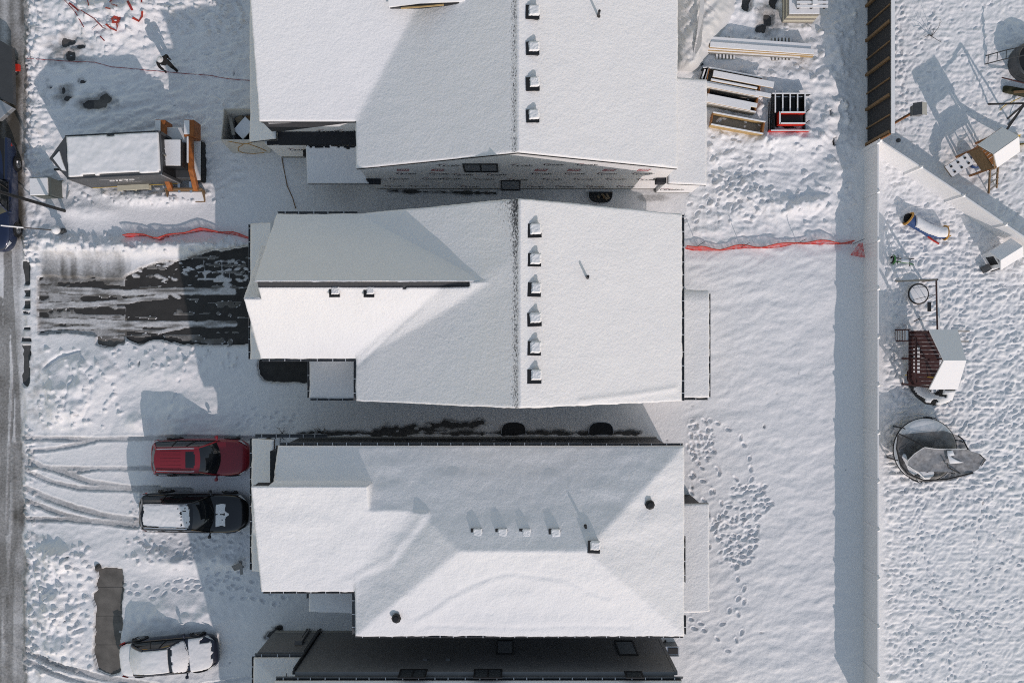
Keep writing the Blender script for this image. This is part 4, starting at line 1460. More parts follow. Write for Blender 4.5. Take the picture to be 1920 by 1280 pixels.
r4 = hroof(h4, 'roof', (-10.7, 7.67, -24.0, Y4), zf4h, seed=90)
MB().add([(-10.3, -15.1, 5.2), (-10.3, -23.8, 5.2), (-10.3, -19.65, 7.95), (-10.25, -15.1, 5.2), (-10.25, -23.8, 5.2), (-10.25, -19.65, 7.95)],
         [(0, 1, 2), (5, 4, 3), (0, 3, 4, 1), (1, 4, 5, 2), (2, 5, 3, 0)]).build('gable_wall', 'siding_dark', h4)
# unseen front gable above the main roof, shaped for the shadow it casts
hroof(h4, 'front_gable_roof', (-10.72, -6.0, -23.0, -15.33), lambda X, Y: 8.75 - np.abs(Y + 18.9) * .93, seed=92)
wall(h4, (-9.86, 7.38, -23.8, -15.0), .45, 5.30, 'siding_dark')
MB().box(-9.8, 7.33, -23.7, -14.985, 0, .449).build('foundation', 'foundation', h4)
MB().box(-9.99, -9.865, -15.13, -14.985, .45, 5.28).build('corner_trim', 'black', h4)
MB().box(7.385, 7.53, -15.16, -14.985, .45, 5.28).build('corner_trim', 'siding_dark', h4)
wall(h4, (-12.3, -9.87, -23.0, -15.0), .45, 3.0, 'siding_dark')
MB().box(-12.25, -9.87, -22.9, -14.985, 0, .449).build('foundation', 'foundation', h4)
zf4l = lambda X, Y: np.minimum(3.1 + (X + 12.42) * .25, 3.1 + (Y4 + .05 - Y) * .35)
rl4 = hroof(h4, 'porch_roof', (-12.42, -9.88, -22.5, Y4 + .1), zf4l, seed=95, fascia=.16,
            thin=lambda X, Y: np.clip(1.0 - (-9.9 - X) / .35, 0, 1) * .9)
gutter(h4, (-10.7, Y4 + .01, ZE - .14), (7.75, Y4 + .01, ZE - .14), (0, 1, 0))
gutter(h4, (-12.42, Y4 + .11, 2.98), (-9.9, Y4 + .11, 2.98), (0, 1, 0), .14)
gutter(h4, (-12.43, -22.5, 2.98), (-12.43, Y4 + .11, 2.98), (-1, 0, 0))
def win4(px0, px1, py0, py1, n):
    """window on the wall y=-15 that looks north; pixels of its outline (py0 = lower edge in the wall)"""
    zb = CAM_H - 15.0 * PPM * CAM_H / (py0 - 640)
    zt_ = CAM_H - 15.0 * PPM * CAM_H / (py1 - 640)
    s = (CAM_H - (zb + zt_) / 2) / CAM_H / PPM
    window_s(h4, (px0 - 960) * s, (px1 - 960) * s, zb, zt_, -15.0 + .002, n, 1)


win4(931, 963, 1200, 1226, 1)
win4(1156, 1192, 1201, 1228, 1)
win4(748, 800, 1255, 1271.5, 2)
win4(888, 942, 1255, 1271.5, 2)
win4(1172, 1206, 1259, 1271.5, 1)
MB().tube([(-10.02, -14.93, .3), (-10.02, -14.93, 3.0)], .05, 8).build('downspout', 'black', h4)
MB().tube([(-9.93, -14.9, .2), (-9.93, -14.9, 5.2)], .055, 8).build('downspout', 'black', h4)
MB().box(-10.75, -10.4, -14.985, -14.8, 1.6, 2.1).build('meter_box', 'siding_dark', h4)
for x in (-10.62, -10.5):
    MB().tube([(x, -14.9, .2), (x, -14.9, 1.6)], .05, 8).build('conduit', 'siding_dark', h4)
for px, py in ((797, 1236), (840, 1236)):
    z_ = CAM_H - 15.0 * PPM * CAM_H / (py - 640)
    x_ = (px - 960) * (CAM_H - z_) / CAM_H / PPM
    MB().box(x_ - .1, x_ + .1, -14.998, -14.94, z_ - .1, z_ + .1).build('wall_vent', 'siding_grey', h4)

window_well(963, 812, 'left of the two empty arched window wells against the black wall')
window_well(1126, 812, 'right of the two empty arched window wells, nearest the wall corner')
window_well(1125, 361, 'arched window well full of scrap boards under the wrapped wall', debris=True, dirn=-1)

# ------------------------------------------------------------------ fences
def lerp(a, b, t):
    return a + (b - a) * t


VH = 1.72


def vinyl_fence(label, base, joints, m='vinyl'):
    """privacy fence of smooth panels; base: list of ground points, a post at each"""
    t = thing('vinyl_fence', label, 'fence')
    pts = [Vector((*P(*q), 0.0)) for q in base]
    for a, b in zip(pts[:-1], pts[1:]):
        d = (b - a).normalized()
        n = Vector((-d.y, d.x, 0))
        p, q = a + d * .065, b - d * .065
        pm = MB()
        k = 11
        w = (q - p).length / k
        for i in range(k):               # tongue-and-groove boards with a fine joint
            u, v = p + d * (w * i + .0012), p + d * (w * (i + 1) - .0012)
            pm.hexa([u - n * .02, v - n * .02, v + n * .02, u + n * .02] + [x + Vector((0, 0, VH - .08)) for x in (u - n * .02, v - n * .02, v + n * .02, u + n * .02)])
        po = pm.build('panel', m, t)
        MB().hexa([p - n * .035, q - n * .035, q + n * .035, p + n * .035] + [x + Vector((0, 0, .11)) for x in (p - n * .035, q - n * .035, q + n * .035, p + n * .035)]) \
            .build('bottom_rail', m, t).location = (0, 0, .06)
        MB().hexa([p - n * .035, q - n * .035, q + n * .035, p + n * .035] + [x + Vector((0, 0, .10)) for x in (p - n * .035, q - n * .035, q + n * .035, p + n * .035)]) \
            .build('top_rail', m, t).location = (0, 0, VH - .08)
    for a in pts:
        b = MB()
        b.box(a.x - .065, a.x + .065, a.y - .065, a.y + .065, 0, VH + .06)
        b.add([(a.x - .085, a.y - .085, VH + .06), (a.x + .085, a.y - .085, VH + .06), (a.x + .085, a.y + .085, VH + .06), (a.x - .085, a.y + .085, VH + .06), (a.x, a.y, VH + .13)],
              [(0, 1, 4), (1, 2, 4), (2, 3, 4), (3, 0, 4), (3, 2, 1, 0)])
        b.build('post', m, t)
    return t


jy = [283, 371, 458, 545, 632, 718, 804, 891, 978, 1065, 1152, 1240, 1328]
vinyl_fence('long straight white vinyl fence between the back yards, running down the photo',
            [(1618 - 0.0 * i, y) for i, y in enumerate(jy)], True)
vinyl_fence('diagonal white vinyl fence, sunlit, running off toward the right edge',
            [(1622, 279), (1695, 327), (1771, 378), (1847, 430), (1923, 481), (1998, 532)], True)

# tall black board fence at the top
bf = thing('board_fence', 'tall black fence of horizontal boards on brown timber posts, top edge of the yards', 'fence')
FH = 2.75
xf, yA, yB = (1622 - 960) / PPM, (640 - 276) / PPM, (640 + 60) / PPM
nb = 13
for k in range(nb):
    z0 = .08 + k * (FH - .1) / nb
    MB().box(xf + .06, xf + .085, yA, yB, z0, z0 + (FH - .1) / nb - .022).build('board', 'wood_black', bf)
y = yA + .04
k = 0
while y < yB:
    w = .13 if k % 2 == 0 else .06
    MB().box(xf - (.07 if k % 2 == 0 else .01), xf + .058, y, y + w, 0, FH - .02).build('post', 'wood_brown', bf)
    y += .86 if k % 2 == 0 else .93
    k += 1
MB().box(xf + .02, xf + .13, yA, yB, FH - .02, FH + .02).build('cap_rail', 'wood_black', bf)
MB().box(xf + .03, xf + .20, yA, yB, FH + .021, FH + .08).build('snow_cover', 'snow', bf)
MB().bar((xf + .02, yA - .02, FH - .03), (xf + .0, yA - .02, .1), .06, .08).build('end_trim', 'wood_orange', bf)

# orange safety netting
def net_fence(label, pts, hs, lean):
    t = thing('safety_net', label, 'safety net', group='orange safety netting between the plots')
    b = MB()
    n = len(pts)
    vs_, fs_ = [], []
    for i, (px, py) in enumerate(pts):
        g = G(px, py)
        hh = hs[i]
        ox, oy = lean[i]
        for j in range(4):
            u = j / 3
            vs_.append((g.x + ox * u + .02 * math.sin(i * 2.1 + j), g.y + oy * u, g.z + hh * u - .02))
    for i in range(n - 1):
        for j in range(3):
            a = i * 4 + j
            fs_.append((a, a + 4, a + 5, a + 1))
    b.add(vs_, fs_)
    b.build('mesh', 'orange_net', t, fix=False, smooth=True)
    for z in (3, 0):
        c = MB()
        c.tube([Vector(vs_[i * 4 + z]) + Vector((0, 0, .01)) for i in range(n)], .030 if z else .022, 5)
        c.build('edge_band', 'tape', t)
    return t, vs_


def dense(pts, step=9):
    out = []
    for (ax, ay), (bx, by) in zip(pts[:-1], pts[1:]):
        n = max(1, int(math.hypot(bx - ax, by - ay) / step))
        for i in range(n):
            out.append((ax + (bx - ax) * i / n, ay + (by - ay) * i / n))
    return out + [pts[-1]]


pp = dense([(1283, 466), (1300, 470), (1345, 470), (1392, 466), (1440, 466), (1460, 464), (1492, 457), (1540, 459), (1596, 457)])
nf, nv_ = net_fence('long orange safety net from the middle house to the white fence', pp,
                    [.24 + .06 * math.sin(i * .55) for i in range(len(pp))], [(.05, .10 + .09 * math.sin(i * .8)) for i in range(len(pp))])
for px, py in ((1306, 463), (1388, 465), (1492, 458), (1598, 458)):
    g = G(px, py)
    MB().tube([g - Vector((0, 0, .1)), g + Vector((.16, .14, .95))], .016, 6).build('stake', 'black_metal', nf)
g = G(1606, 470)
MB().patch(g + Vector((-.5, -.28, .25)), g + Vector((.25, -.42, .30)), g + Vector((.05, .35, .5)), g + Vector((-.18, .30, .55)), .06, 6).build('loose_end', 'orange_net', nf)
pp = dense([(238, 446), (278, 443), (296, 450), (305, 452), (318, 446), (340, 441), (380, 434), (402, 436), (440, 441), (474, 450)])
nf2, _ = net_fence('sagging orange safety net along the snow bank above the asphalt drive', pp,
                   [.24 + .05 * math.sin(i * .5 + 1) for i in range(len(pp))], [(.02, .08 + .05 * math.sin(i)) for i in range(len(pp))])


def cord(name, label, pts, r, m, cat, dz=.02):
    b = MB()
    q = dense(pts, 8)
    b.tube([G(px, py, dz + .012 * math.sin(i * 1.3)) for i, (px, py) in enumerate(q)], r, 6)
    return tag(b.build(name, m), label, cat)


cord('red_line', 'thin red cord lying across the snow of the building plot', [(55, 113), (120, 116), (180, 119), (210, 127), (260, 132), (320, 138), (360, 141), (400, 144), (430, 150), (470, 153)], .014, 'red_cord', 'cord')
cord('brown_hose', 'thin dark brown hose running down the lane beside the porch', [(530, 296), (534, 320), (540, 350), (550, 372), (556, 392)], .022, 'wood_brown', 'hose')

# tape and tarpaulin heap at the top left
tp = thing('tape_heap', 'heap of torn red and orange barrier tape in the snow, top left', 'barrier tape')
random.seed(3)
for pts, w in (([(214, 12), (222, 4), (228, -6)], .10), ([(238, -4), (244, 6)], .10), ([(210, 22), (214, 28), (224, 31)], .10), ([(218, 16), (226, 20), (234, 23)], .06),
               ([(254, 15), (260, 24), (263, 33)], .12), ([(263, 46), (272, 50), (279, 42), (281, 34)], .14), ([(220, 46), (226, 42), (236, 44)], .16),
               ([(224, 52), (232, 51), (236, 48)], .20), ([(212, 56), (220, 63), (230, 67), (233, 60), (231, 54)], .09), ([(163, 28), (176, 37), (188, 44), (196, 52), (203, 60), (210, 63)], .05),
               ([(122, 0), (136, 14), (150, 30), (166, 58)], .03), ([(168, -2), (176, 12), (183, 24)], .04), ([(138, 12), (148, 20), (156, 27)], .09), ([(276, -8), (278, 6), (280, 18)], .06),
               ([(180, 62), (194, 55)], .05), ([(197, 75), (204, 83)], .05)):
    b = MB()
    ps = [G(x, y, .05 + random.uniform(0, .05)) for x, y in pts]
    vs_, fs_ = [], []
    for i, p in enumerate(ps):
        d = (ps[min(i + 1, len(ps) - 1)] - ps[max(i - 1, 0)]).normalized()
        n = d.cross(Vector((0, 0, 1)))
        vs_ += [p - n * w * .5, p + n * w * .5 + Vector((0, 0, .05)), p - n * w * .5 - Vector((0, 0, .008)), p + n * w * .5 + Vector((0, 0, .042))]
    for i in range(len(ps) - 1):
        a = i * 4
        fs_ += [(a, a + 4, a + 5, a + 1), (a + 3, a + 7, a + 6, a + 2), (a, a + 2, a + 6, a + 4), (a + 1, a + 5, a + 7, a + 3)]
    b.add(vs_, fs_)
    b.build('strip', random.choice(['tape', 'tape', 'red_cord']), tp)


# ------------------------------------------------------------------ vehicles
def wheel_parts(root, x, y, r=.36, w=.24):
    s = 1 if y > 0 else -1
    t = MB().lathe([(r * .62, -w / 2), (r * .93, -w / 2), (r, -w / 2 + .04), (r, w / 2 - .04), (r * .93, w / 2), (r * .62, w / 2)], (x, y, r), 24, 'y').build('tyre', 'rubber', root, True)
    b = MB()
    b.lathe([(r * .62, -w / 2 + .02), (r * .62, w / 2 - .02), (r * .55, w / 2 * s), (.0, w / 2 * s * .85)], (x, y, r), 24, 'y')
    for k in range(5):
        a = k * 2 * math.pi / 5
        b.bar((x, y + s * (w / 2 + .005), r), (x + math.cos(a) * r * .58, y + s * (w / 2 + .005), r + math.sin(a) * r * .58), .06, .03, up=(0, 1, 0))
    b.build('rim', 'rim', t)
    return t


def car(name, label, loc, rz, Lc, W, Hc, paint, kind='suv', rails=True, sunroof=False, group='cars parked in the drives'):
    t = thing(name, label, 'car', loc, rz, group)
    hw = W / 2
    belt = .60 * Hc
    h = Lc / 2
    # body loft
    if kind == 'sedan':
        st = [(-h, .62, .62, .42), (-h + .08, .82, .74, .30), (-h + .35, .93, .80, .22), (-h + 1.0, .98, .84, .18), (-.4, 1.0, .86, .17), (.6, 1.0, .86, .17),
              (h - 1.2, .99, .84, .18), (h - .6, .95, .78, .19), (h - .25, .86, .70, .22), (h - .07, .68, .60, .28), (h, .45, .52, .34)]
    else:
        st = [(-h, .58, .95, .45), (-h + .06, .78, 1.00, .34), (-h + .30, .90, 1.03, .26), (-h + .9, .96, 1.05, .22), (-.4, .99, 1.05, .20), (.6, 1.0, 1.05, .20),
              (h - 1.35, 1.0, 1.04, .21), (h - .75, .97, 1.00, .22), (h - .36, .86, .93, .25), (h - .12, .66, .80, .30), (h, .40, .70, .36)]
    zs = belt / (1.05 if kind != 'sedan' else .86)
    ring = []
    for x, wf, zt, zb in st:
        w = hw * wf
        zt *= zs
        sec = [(0, zt + .03), (.40 * w, zt + .025), (.74 * w, zt + .005), (.90 * w, zt - .04), (.975 * w, zt - .13), (w, (zt + zb) * .55), (.985 * w, zb + .14), (.93 * w, zb + .02), (.80 * w, zb)]
        ring.append([(x, y, z) for y, z in sec] + [(x, -y, z) for y, z in sec[::-1][:-1]])
    b = MB()
    n = len(ring[0])
    vs_ = [p for r in ring for p in r]
    fs_ = []
    for i in range(len(ring) - 1):
        for k in range(n):
            k2 = (k + 1) % n
            fs_.append((i * n + k, (i + 1) * n + k, (i + 1) * n + k2, i * n + k2))
    fs_.append(tuple(range(n)))
    fs_.append(tuple((len(ring) - 1) * n + k for k in range(n))[::-1])
    b.add(vs_, fs_)
    body = b.build('body', paint, t, True)
    sd = body.modifiers.new('s', 'SUBSURF')
    sd.levels = sd.render_levels = 2
    # wheel arches
    wb = (-h + .22 * Lc - .08, h - .205 * Lc)
    for x in wb:
        for s in (-1, 1):
            MB().lathe([(.40, s * (hw - .16)), (.42, s * (hw + .012)), (.36, s * (hw + .012)), (.36, s * (hw - .16))], (x, 0, .36), 20, 'y', arc=math.pi, a0=0).build('wheel_arch', 'black', t, True)
            wheel_parts(t, x, s * (hw - .12))
    # cabin
    if kind == 'sedan':
        xb0, xr0, xr1, xb1 = -h + .62, -h + 1.45, .28, 1.18
    else:
        xb0, xr0, xr1, xb1 = -h + .10, -h + .48, .30, 1.12
    wB, wT = hw * .91, hw * .64
    zB, zT = belt - .02, Hc
    # plan curves: u = -1..1 across the car
    fx0 = lambda u: xb0 + .16 * u * u
    fr0 = lambda u: xr0 + .10 * u * u
    fr1 = lambda u: xr1 - .10 * u * u
    fx1 = lambda u: xb1 - .26 * u * u
    tap = lambda x: 1 - .10 * max(0.0, min(1.0, (-x - .2) / h)) ** 1.5
    zr = lambda x, u: zT - .055 * u * u - .05 * ((x - (xr0 + xr1) / 2) / ((xr1 - xr0) / 2)) ** 2 * (1.3 if x > 0 else .8)

    def skin(f, nu=12, nv=8, name='roof', m_=paint, par=t):
        vs_ = [f(-1 + 2 * i / nu, j / nv) for j in range(nv + 1) for i in range(nu + 1)]
        fs_ = [(j * (nu + 1) + i, j * (nu + 1) + i + 1, (j + 1) * (nu + 1) + i + 1, (j + 1) * (nu + 1) + i) for j in range(nv) for i in range(nu)]
        return MB().add(vs_, fs_).build(name, m_, par, True)

    def roof_pt(u, v):
        x = lerp(fr0(u), fr1(u), v)
        return (x, wT * u * tap(x), zr(x, u))

    def shield(u, v):
        a_, b_ = Vector((fx1(u), wB * .97 * u, zB + .03 - .05 * u * u)), Vector(roof_pt(u, 1))
        return tuple(lerp(a_, b_, v) + Vector((.05, 0, .05)) * math.sin(v * math.pi) * .8)

    def rear(u, v):
        a_, b_ = Vector((fx0(u), wB * .92 * u * tap(xb0), zB + .05 - .03 * u * u)), Vector(roof_pt(u, 0))
        return tuple(lerp(a_, b_, v) + Vector((-.05, 0, .04)) * math.sin(v * math.pi) * .8)
    ro = skin(roof_pt)
    skin(shield, name='windshield', m_='glass')
    skin(rear, name='rear_window', m_='glass')
    for s in (-1, 1):
        def sidew(u, v, s=s):
            w_ = (u + 1) / 2
            x0_, x1_ = lerp(fx0(1), fx1(1), w_), lerp(fr0(1), fr1(1), w_)
            a_ = Vector((x0_, s * wB * (1 if x0_ > -h * .3 else tap(x0_) * 1.02), zB))
            b_ = Vector((x1_, s * wT * tap(x1_), zr(x1_, 1)))
            q = lerp(a_, b_, v)
            return (q.x, q.y + s * .035 * math.sin(v * math.pi), q.z + .01 * math.sin(v * math.pi))
        skin(sidew, 12, 6, 'side_window', 'glass')
        # painted cant rail, pillars
        MB().tube([(lerp(fr0(1), fr1(1), w_), s * (wT * tap(lerp(fr0(1), fr1(1), w_)) + .012), zr(lerp(fr0(1), fr1(1), w_), 1) - .012) for w_ in np.linspace(0, 1, 9)], .045, 8).build('cant_rail', paint, t, True)
        MB().tube([shield(s, v) for v in np.linspace(0, 1, 6)], .04, 8).build('pillar', paint, t, True)
        MB().tube([rear(s, v) for v in np.linspace(0, 1, 6)], .07, 8).build('pillar', paint, t, True)
        for f in (.36, .68):
            MB().tube([Vector(sidew(2 * f - 1, v)) + Vector((0, s * .006, 0)) for v in np.linspace(0, 1, 5)], .03, 6).build('pillar', 'black', t)
        # belt trim, mirror, lamps
        MB().bar((xb0 + .15, s * (wB + .02), zB + .0), (xb1 - .1, s * (wB + .02), zB + .0), .03, .03).build('belt_trim', 'black', t)
        mo = MB()
        mo.lathe([(.001, -.09), (.075, -.07), (.095, 0), (.075, .07), (.001, .09)], (xb1 - .22, s * (hw + .12), zB + .08), 10, 'y')
        mo.bar((xb1 - .2, s * (hw - .06), zB + .02), (xb1 - .22, s * (hw + .1), zB + .06), .07, .05)
        mo.build('mirror', paint, t, True)
        zh = (.80 if kind != 'sedan' else .66) * zs
        MB().patch((h - .55, s * hw * .90, zh + .10), (h - .16, s * hw * .66, zh + .05), (h - .12, s * hw * .58, zh - .06), (h - .45, s * hw * .93, zh - .04), .05, 4, nrm=(.7, s * .6, .5)).build('headlight', 'lamp_clear', t, True)
        MB().patch((-h + .40, s * hw * .94, zh + .14), (-h + .10, s * hw * .84, zh + .14), (-h + .07, s * hw * .84, zh - .06), (-h + .36, s * hw * .97, zh - .06), .03, 4, nrm=(-.6, s * .8, .2)).build('tail_light', 'tail_red', t, True)
    if rails:
        for s in (-1, 1):
            z = zT - .01
            MB().tube([(x, s * wT * .93 * tap(x), z + dz) for x, dz in ((xr0 + .12, -.05), (xr0 + .2, .02), (xr0 + 1.0, .03), (xr1 - .45, .02), (xr1 - .3, -.05))], .03, 6).build('roof_rail', 'chrome', t)
    if sunroof:
        skin(lambda u, v: (xr1 - .72 + .46 * v, wT * .66 * u, zr(xr1 - .72 + .46 * v, u * .66) + .008), 6, 4, 'sunroof', 'glass', ro)
    for y in (-.35, .10):
        MB().bar((fx1(y / hw) - .02, y, zB + .07), (fx1(y / hw) - .16, y + .36, zB + .16), .02, .015).build('wiper', 'black', t)
    return t, body, ro


def at(px, py, z=0.0):
    x, y = P(px, py, z)
    return (x, y, .03)


g_ = 'cars parked in the drives'
t, body, ro = car('parked_car', 'dark red estate SUV with silver roof rails, nose to the lower house', at(388, 853), R(0), 4.98, 1.92, 1.70, 'paint_red', sunroof=True)
for k in range(6):
    MB().tube([(-1.7 + .26 * q, -.42 + k * .168, 1.70 - .055 * ((-.42 + k * .168) / .6) ** 2 - .05 * ((-1.7 + .26 * q + .79) / 1.1) ** 2 * .8 + .004) for q in range(5)], .012, 5).build('roof_rib', 'paint_red', ro)
rib_names = None
t, body, ro = car('parked_car', 'black SUV with snow on its roof and hood, beside the red one', at(377, 954), R(-1), 5.55, 2.05, 1.82, 'paint_black', rails=True)
msk = lambda X, Y, Z: (X > -2.18 + .05 * vn(X, Y, .2, .2, 3)) & (X < .14 + .06 * vn(X, Y, .12, .12, 8)) & (np.abs(Y) < .60 + .04 * vn(X, Y, .3, .2, 9) - .10 * (X < -1.4) * (Y < 0)) & ~((vn(X, Y, .09, .07, 17) > .70) & (X > -.5))
snow_on(t, [ro], .03, .03, msk, 12, lump=.8, parent=ro)
bm_ = lambda X, Y, Z: (X > 1.18) & (X < 1.72 + .16 * vn(X, Y, .3, .25, 5)) & (np.abs(Y + .04) < .60 + .1 * vn(X, Y, .3, .3, 6)) & (vn(X, Y, .09, .09, 7) > -.72)


def sub_snow(root, ob, **kw):
    """snow on the smoothed surface of a body with modifiers"""
    dg = bpy.context.evaluated_depsgraph_get()
    dg.update()
    me = bpy.data.meshes.new_from_object(ob.evaluated_get(dg))
    tmp = bpy.data.objects.new('tmp', me)
    o = snow_on(root, [tmp], **kw)
    bpy.data.objects.remove(tmp)
    bpy.data.meshes.remove(me)
    return o


sub_snow(t, body, thick=.02, step=.02, mask=bm_, seed=13, parent=body, lump=.5)
t, body, ro = car('parked_car', 'dark sedan almost buried under snow, lower left', at(327, 1219), R(5), 5.02, 1.90, 1.45, 'paint_navy', 'sedan', rails=False)
kids = [c for c in t.children if c.name.split('.')[0] in ('windshield', 'rear_window', 'roof')]
snow_on(t, kids, .05, .05, lambda X, Y, Z: ~((X > .30) & (X < .40 + .08 * vn(X, Y, .15, .15, 3)) & (Z > 1.2)), 21, nz=.25, lump=.4, parent=ro)
for lo, hi, sd_ in ((1.12, 9, 22), (-9, -1.76, 23)):
    sub_snow(t, body, thick=.05, step=.04, mask=lambda X, Y, Z: (X > lo) & (X < hi) & (Z > .70) & (np.abs(Y + .02) < .86 + .04 * vn(X, Y, .3, .3, 2)) & (X < 2.26 + .08 * vn(X, Y, .2, .2, 4)) & ~((Y > .55) & (X > 1.5) & (vn(X, Y, .2, .2, 9) > .1)), seed=sd_, nz=.5, parent=body, lump=.35)

# dark blue pickup on the street at the left edge
t, body, ro = car('pickup_truck', 'dark blue pickup parked in the street, cut off by the left edge', at(8, 372, .0), R(-90), 5.75, 1.98, 1.88, 'paint_blue', rails=False, group=None)
t['category'] = 'truck'
for o in [c for c in t.children if c.name.split('.')[0] == 'rear_window']:
    bpy.data.objects.remove(o)
# open bed behind the cab
MB().box(-2.84, -.75, -.78, .78, 1.09, 1.13).build('cargo_bed', 'black', t)
MB().box(-2.86, -.74, .80, .94, .9, 1.22).build('bed_side', 'paint_blue', t, bevel=.02)
MB().box(-2.86, -.74, -.94, -.80, .9, 1.22).build('bed_side', 'paint_blue', t, bevel=.02)
for c in list(t.children):
    nm = c.name.split('.')[0]
    if nm in ('roof', 'side_window', 'pillar', 'belt_trim', 'cant_rail'):
        for v in c.data.vertices:           # a shorter cab
            v.co.x = max(v.co.x, -.70 + (v.co.x + 2.8) * .08) if v.co.x < -.62 else v.co.x
MB().patch((-.74, -.85, 1.12), (-.74, .85, 1.12), (-.68, .66, 1.82), (-.68, -.66, 1.82), .03, 4, nrm=(-1, 0, .1)).build('rear_window', 'glass', t)

# grey equipment trailer further up the street
t = thing('equipment_trailer', 'dark grey flat trailer with round metal fender, top left edge', 'trailer', (0, 0, 0))
z = 1.0
poly = [P(-140, 70, z), P(0, 76, z), P(22, 90, z), P(25, 196, z), P(0, 186, z), P(-140, 180, z)]
MB().prism(poly[::-1], .72, z).build('deck', 'paint_grey', t, bevel=.02)
poly = [P(-140, 186, z), P(0, 187, z), P(26, 203, z), P(0, 226, z), P(-140, 226, z)]
MB().prism(poly[::-1], .80, z + .1).build('tail_ramp', 'alu', t, bevel=.02)
x, y = P(34, 133)
wh = wheel_parts(t, 0, 0)
for o in (wh, *wh.children):
    pass
wh.location = (x - .05, y, 0)
wh.rotation_euler = (0, 0, R(90))
MB().lathe([(.44, -.16), (.44, .16), (.47, .16), (.47, -.16)], (x - .05, y, .36), 20, 'x', arc=math.pi, a0=0).build('fender', 'alu', t, True)
MB().box(x + .08, x + .40, y - .18, y + .16, .42, .60).build('reflector', 'bright_red', t, bevel=.02)
wh.name = 'wheel'

# enclosed cargo trailer with a V nose
tr = thing('cargo_trailer', 'black enclosed cargo trailer with pointed nose and snow-covered roof', 'trailer', (*P(262, 314), .03), R(3))
ox = Vector((*P(262, 314), 0))
Lt, Wt, Ht, Zf = 4.55, 2.10, 2.75, .45
hx = Lt / 2
b = MB()
b.prism([(-hx, -Wt / 2), (hx, -Wt / 2), (hx, Wt / 2), (-hx, Wt / 2), (-hx - .85, 0)], Zf, Ht)
tb = b.build('body', 'steel', tr, bevel=.03)
for q in ((-hx, -Wt / 2), (hx, -Wt / 2), (hx, Wt / 2), (-hx, Wt / 2)):
    MB().box(q[0] - .03, q[0] + .03, q[1] - .03, q[1] + .03, Zf, Ht + .01).build('corner_post', 'alu', tr)
for s in (-1, 1):
    MB().box(-hx, hx, s * Wt / 2 - .02, s * Wt / 2 + .02, Ht - .05, Ht + .03).build('roof_rail', 'steel', tr)
    MB().box(-hx, hx, s * Wt / 2 - .012, s * Wt / 2 + .018, Zf - .02, Zf + .05).build('base_rail', 'yellow', tr)
    f = MB()
    f.lathe([(.36, s * (Wt / 2 + .02)), (.36, s * (Wt / 2 + .26)), (.39, s * (Wt / 2 + .26)), (.39, s * (Wt / 2 + .02))], (.35, 0, .40), 16, 'y', arc=math.pi)
    f.lathe([(.36, s * (Wt / 2 + .02)), (.36, s * (Wt / 2 + .26)), (.39, s * (Wt / 2 + .26)), (.39, s * (Wt / 2 + .02))], (-.40, 0, .40), 16, 'y', arc=math.pi)
    f.box(-.82, .78, s * Wt / 2 + (.01 if s > 0 else -.27), s * Wt / 2 + (.27 if s > 0 else -.01), .74, .80)
    f.build('fender', 'plastic_cream', tr)
    for xw in (.35, -.40):
        wheel_parts(tr, xw, s * (Wt / 2 + .13), .33, .2)
# rear: frame and two black doors set in it
fr = MB()
for a, c, d_, e in ((-Wt / 2, Wt / 2, Ht - .12, Ht - .02), (-Wt / 2, Wt / 2, Zf, Zf + .10), (-Wt / 2, -Wt / 2 + .12, Zf, Ht), (Wt / 2 - .12, Wt / 2, Zf, Ht), (-.05, .05, Zf, Ht)):
    fr.box(hx + .002, hx + .06, a, c, d_, e)
fr.build('door_frame', 'steel', tr)
for s in (-1, 1):
    d_ = MB().box(hx + .002, hx + .03, min(s * .05, s * (Wt / 2 - .12)), max(s * .05, s * (Wt / 2 - .12)), Zf + .1, Ht - .12).build('rear_door', 'black', tr)
    MB().box(hx + .03, hx + .05, s * .3 - .02, s * .3 + .02, Zf + .3, Ht - .4).build('lock_bar', 'alu', d_)
MB().bar((hx + .07, -.05, Ht - .3), (hx + .07, .05, Zf + .2), .06, .05).build('door_bar', 'wood_grey', tr)
snow_on(tr, [tb], .14, .08, lambda X, Y, Z: (X > -hx + .08) & (np.abs(Y) < Wt / 2 - .06 + .07 * vn(X, Y, .4, .3, 2)) & (Z > 2), 33, lump=.3)
MB().slab([(-hx - .62, -.02, Ht + .06), (-hx - .22, -.62, Ht + .05), (-hx - .03, -.66, Ht + .05), (-hx - .18, -.2, Ht + .07), (-hx - .30, .30, Ht + .07)], .07).build('snow_patch', 'snow', tr)
tv2, tf2 = text_mesh('SIMS', .42, .25, .012, 1.55)
tv3, tf3 = text_mesh('construction', .16, .1, .0, 1.5)
b = MB()
b.add([(a - .1, -Wt / 2 - .006, 1.75 + c) for a, c in tv2], tf2)
b.add([(a + .15, -Wt / 2 - .006, 1.42 + c) for a, c in tv3], tf3)
b.add([(-1.05, -Wt / 2 - .006, 2.16), (.95, -Wt / 2 - .006, 2.16), (.95, -Wt / 2 - .006, 2.19), (-1.05, -Wt / 2 - .006, 2.19)], [(0, 1, 2, 3)])
b.build('lettering', 'ink_white', tr, fix=False)
ja = MB()
ja.bar((-hx - .8, 0, .45), (-hx - 1.9, 0, .45), .10, .10)
ja.bar((-hx - .2, .7, .45), (-hx - 1.6, .05, .45), .08, .10)
ja.bar((-hx - .2, -.7, .45), (-hx - 1.6, -.05, .45), .08, .10)
ja.build('tongue', 'black_metal', tr)

